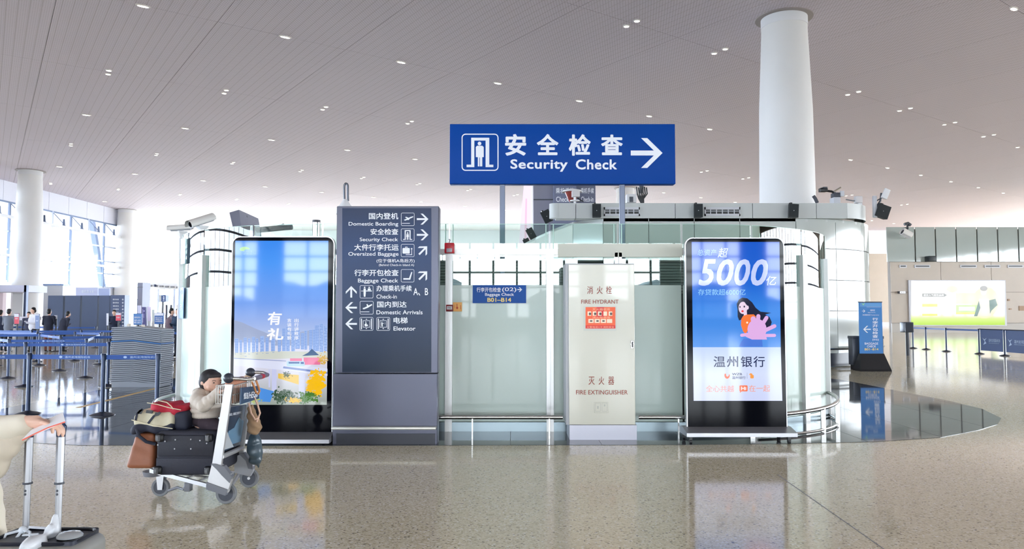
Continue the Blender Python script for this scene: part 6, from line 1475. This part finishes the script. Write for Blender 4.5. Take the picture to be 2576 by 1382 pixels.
blob('crown', [(P(640, 1074, 6.62), (.065, .06, .075)), (P(636, 1052, 6.62), (.05, .05, .05)), (P(632, 1038, 6.62), (.035, .04, .07))], .009, M_tanc, hb_, (), 3, disp=ruff)
mb = MB(); 
for a in ([P(640, 1000, 6.6), P(648, 1018, 6.58), P(654, 1040, 6.58), P(646, 1062, 6.58)], [P(626, 1015, 6.58), P(632, 1040, 6.56), P(642, 1056, 6.56), P(652, 1050, 6.58)]): mb.tube(a, .009, 6)
mb.build('ribbon', mat('ribbon_peach', (222, 184, 162), .7), hb_)
os_ = thing('orange_strap', 'orange leather strap looped over the trolley basket board', 'strap', P(645, 990, 6.5))
mb = MB(); mb.tube([P(634, 962, 6.5), P(640, 975, 6.48), P(644, 988, 6.47), P(650, 992, 6.5), P(653, 984, 6.52), P(648, 968, 6.52), P(643, 955, 6.52)], .009, 8); mb.build('loop', mat('orange_leather', (206, 140, 88), .6), os_)
pb_ = thing('plastic_bag', 'slate blue plastic bag hanging behind the far trolley upright', 'bag', P(640, 1175, 6.6))
M_pbag = mat('plastic_slate', (78, 96, 108), .3, noise_amt=.2, nscale=12, bump=.5)
def crink(c): n_ = noise.noise(c*14); return c + Vector((n_*.02, n_*.018, noise.noise(c*9+Vector((4, 1, 2)))*.012))
blob('bag_body', [(P(642, 1135, 6.68), (.075, .07, .09)), (P(640, 1108, 6.68), (.062, .06, .06)), (P(644, 1155, 6.68), (.06, .055, .06)), (P(634, 1120, 6.68), (.05, .05, .08))], .009, M_pbag, pb_, [(P(640, 1092, 6.68), P(644, 1040, 6.68), .03, .012), (P(644, 1155, 6.68), P(648, 1176, 6.68), .03, .01)], 2, disp=crink)

# ================================================================ FOREGROUND TRAVELLER AND CABIN CASE (left edge)
FYc = 3.2
fc = thing('cabin_suitcase', 'grey ribbed cabin suitcase with raised handle at the lower left', 'suitcase', P(110, 1380, FYc)); fc.location.z = 0; ORG[fc.name] = Vector(fc.location)
cx0, cx1 = P(-2, 1370, FYc).x, P(231, 1370, FYc).x; ztop = G(115, 1318).z
zc = 0.645
cx0, cx1 = -2.22+.02, P(228, 1360, FYc-.05).x
M_shell = mat('case_shell', (150, 150, 146), .35, .2); 
yb0, yb1 = 3.02, 3.30
mb = MB(); mb.rbox((cx0, yb0, .06), (cx1, yb1, zc), .045, 5); mb.build('shell', M_shell, fc)
mb = MB()
for k in range(14):
    x = cx0 + .03 + (cx1-cx0-.06)*k/13; mb.rbox((x-.006, yb0-.006, .1), (x+.006, yb0+.01, zc-.05), .003, 1)
mb.build('shell_ribs', mat('case_rib', (168, 168, 164), .35, .2), fc)
# dark recessed top tray with rim
mb = MB(); mb.rbox((cx0+.05, yb0+.05, zc-.005), (cx1-.03, yb1-.02, zc+.006), .02, 3); mb.build('top_panel', mat('case_top_navy', (40, 46, 62), .4), fc)
mb = MB(); mb.tube([(x, y, zc+.008) for x, y in rrect(cx0+.05, yb0+.05, cx1-.03, yb1-.02, .06)], .008, 6, closed=True); mb.build('top_trim', mat('case_trim', (26, 30, 42), .4), fc)
xp0, xp1 = P(62, 1300, yb1-.1).x, P(143, 1300, yb1-.1).x; yp = yb1-.09
ztp = P(150, 1075, yp).z
xt0, xt1 = P(74, 1090, yp).x, P(153, 1090, yp).x; zmid = P(60, 1216, yp).z
for (a, b) in ((xp0, xt0), (xp1, xt1)):
    m_ = a + (b-a)*(zmid-zc)/(ztp-zc)
    mb = MB(); mb.tube([(a, yp, zc), (m_, yp, zmid)], .0135, 8); mb.tube([(m_, yp, zmid), (b, yp, ztp-.02)], .0165, 8); po = mb.build('handle_tube', mat('case_tube', (150, 151, 155), .3, .7), fc)
    mb = MB(); mb.cyl((m_-.0, yp, zmid-.004), (m_, yp, zmid+.004), .0195); mb.build('collar', M_darkgrey, po)
    mb = MB(); mb.ball((m_, yp-.014, zmid-.03), (.005, .003, .005)); mb.ball((m_, yp-.014, zmid-.045), (.005, .003, .005)); mb.build('lock_button', M_darkgrey, po)
mb = MB(); mb.tube([(xt1, yp, ztp-.04), (xt1+.003, yp, ztp), (xt1-.012, yp, ztp+.022), ((xt0+xt1)/2, yp-.005, ztp+.022), (xt0+.01, yp, ztp+.0), (xt0, yp, ztp-.04)], [.018, .021, .02, .015, .018, .017], 10); mb.build('grip', M_navy, fc)
for x in (cx0+.06, cx1-.06):
    for y in (yb0+.04, yb1-.05): mb = MB(); mb.cyl((x-.012, y, .03), (x+.012, y, .03), .03, n=16); mb.box((x-.018, y-.015, .04), (x+.018, y+.015, .08)); mb.build('wheel', M_black, fc)
rb = thing('white_ribbon', 'white ribbon tied in a bow on the cabin case handle', 'ribbon', (xp0, yp, zc+.03))
mb = MB(); c0 = Vector((xp0, yp-.02, zc+.03))
mb.tube([c0, c0+Vector((-.05, -.03, -.01)), c0+Vector((-.06, -.04, -.05)), c0+Vector((-.02, -.04, -.05)), c0], .006, 6); mb.tube([c0, c0+Vector((.05, -.03, .0)), c0+Vector((.065, -.05, -.035)), c0+Vector((.05, -.06, -.06))], .006, 6); mb.ball(c0, .016); mb.build('bow', mat('ribbon_white', (225, 232, 240), .6), rb)
wbg = thing('white_plastic_bag', 'knotted white plastic bag tied to the right handle tube of the cabin case', 'bag', (xp1, yp, zc))
blob('bag_body', [((xp1-.02, yp-.22, zc-.1), (.05, .04, .11)), ((xp1-.01, yp-.14, zc+.01), (.04, .07, .03)), ((xp1, yp-.05, zc+.03), (.025, .03, .035))], .008, mat('plastic_white', (222, 226, 232), .35, bump=.5, nscale=20), wbg, [((xp1, yp-.03, zc+.03), (xp1, yp-.01, zc+.08), .022, .018)], 2, disp=lambda c: c + Vector((noise.noise(c*22)*.012, noise.noise(c*18)*.012, 0)))
mb = MB(); mb.tube([(xp1-.03, yp-.03, zc+.04), (xp1-.09, yp-.05, zc+.05), (xp1-.11, yp-.06, zc+.02), (xp1-.05, yp-.05, zc+.02)], .006, 6); mb.build('knot_loop', mat('plastic_white'), wbg)
tg = thing('shell_reflection_dome', 'round grey dome imitating a shell reflection on top of the cabin suitcase', 'cup', (P(180, 1360, 3.15).x, 3.15, zc)); q = P(182, 1370, 3.17)  # added dome shape imitates the shell's reflection on the case top
mb = MB(); mb.lathe([(.04, zc+.008), (.05, zc+.014), (.05, zc+.02), (.04, zc+.03), (.015, zc+.034)], (q.x, 3.15, 0), 28); mb.build('reflection_dome', mat('reflection_grey', (176, 180, 182), .15, .2), tg)

# traveller: cream coat, arm and hand
pv = thing('person', 'traveller in a cream coat at the left edge holding papers over a suitcase handle', 'person', (-2.52, 3.24, 0))
M_coat = mat('coat_cream', (240, 232, 214), .85, noise_amt=.05, nscale=12, bump=.25); M_coat2 = mat('coat_beige', (205, 194, 176), .85, bump=.2, nscale=18)
sh = Vector((-2.5, 3.2, 1.36)); el = Vector((-2.42, 3.12, 1.10)); wrp = P(72, 1062, 3.14); hp = P(96, 1062, 3.13)
def zone(c): return 0 if (c.z > 1.42 or c.x > wrp.x - .02) else (1 if c.z > .08 else 2)
bx_, by_ = -2.52, 3.24
balls = [((bx_, by_, 1.2), (.18, .13, .22)), ((bx_, by_, .95), (.17, .13, .16)), ((bx_, by_-.0, 1.56), (.078, .095, .115)), ((bx_, by_-.1, 1.55), (.012, .02, .02))]
caps = [((bx_-.09, by_, .06), (bx_-.09, by_, .5), .05, .06), ((bx_-.09, by_, .5), (bx_-.085, by_, .9), .065, .09), ((bx_+.09, by_, .06), (bx_+.09, by_, .5), .05, .06), ((bx_+.09, by_, .5), (bx_+.085, by_, .9), .065, .09),
        ((bx_-.09, by_, .05), (bx_-.09, by_-.15, .04), .045, .04), ((bx_+.09, by_, .05), (bx_+.09, by_-.15, .04), .045, .04), ((bx_, by_, 1.36), (bx_, by_, 1.48), .06, .052),
        ((bx_-.17, by_, 1.36), (bx_+.17, by_, 1.36), .06, .06), (sh, el, .05, .042), (el, wrp, .042, .028), ((bx_-.2, by_, 1.36), (bx_-.25, by_-.03, 1.08), .05, .042), ((bx_-.25, by_-.03, 1.08), (bx_-.22, by_-.1, .84), .042, .03)]
blob('body', balls, .016, [M_skin, M_coat, M_black], pv, caps, 3, zone)
blob('hair', [((bx_, by_+.02, 1.6), (.088, .1, .09)), ((bx_, by_+.06, 1.5), (.085, .06, .14))], .012, M_hair, pv, (), 2)
hand('hand', hp, Vector((1, -.02, -.06)), Vector((.1, -.15, -1)), .115, pv, M_skin)
cz = lambda c: c + Vector((.012*math.sin(c.z*28 + c.y*9), .012*math.sin(c.z*20), 0))
blob('coat', [((bx_+.0, by_, 1.15), (.24, .18, .28)), ((bx_+.02, by_, .85), (.27, .2, .3)), ((bx_+.03, by_, .6), (.29, .22, .3)), ((bx_+.03, by_, .45), (.3, .23, .15))], .016, M_coat, pv,
     [((bx_-.18, by_, 1.36), (bx_+.18, by_, 1.36), .08, .08), (sh, el, .085, .08), (el, P(20, 1078, 3.14), .075, .058), (P(20, 1078, 3.14), P(62, 1066, 3.14), .056, .044), ((bx_-.2, by_, 1.36), (bx_-.26, by_-.03, 1.05), .085, .075)], 4, disp=cz)
blob('coat_cuff', [(P(42, 1094, 3.15), (.05, .04, .045)), (P(10, 1118, 3.15), (.07, .05, .07)), (P(-10, 1150, 3.16), (.06, .05, .1))], .012, M_coat2, pv, (), 3)
pp = thing('travel_papers', 'white papers with a red edge held over the suitcase handle', 'paper', P(110, 1075, 3.1))
A, B, Cc, Dd = P(56, 1108, 3.0), P(164, 1062, 3.05), P(158, 1040, 3.2), P(92, 1070, 3.22)
mb = MB(); mb.prism([A, B, Cc, Dd], (0, 0, .004)); mb.build('sheet', mat('paper_white', (252, 250, 252), .6), pp)
mb = MB(); mb.tube([A, A.lerp(B, .3)+Vector((0, 0, .004)), A.lerp(B, .6)+Vector((0, 0, .006)), B], .0028, 6); mb.build('red_edge', mat('paper_red', (244, 120, 104), .6), pp)
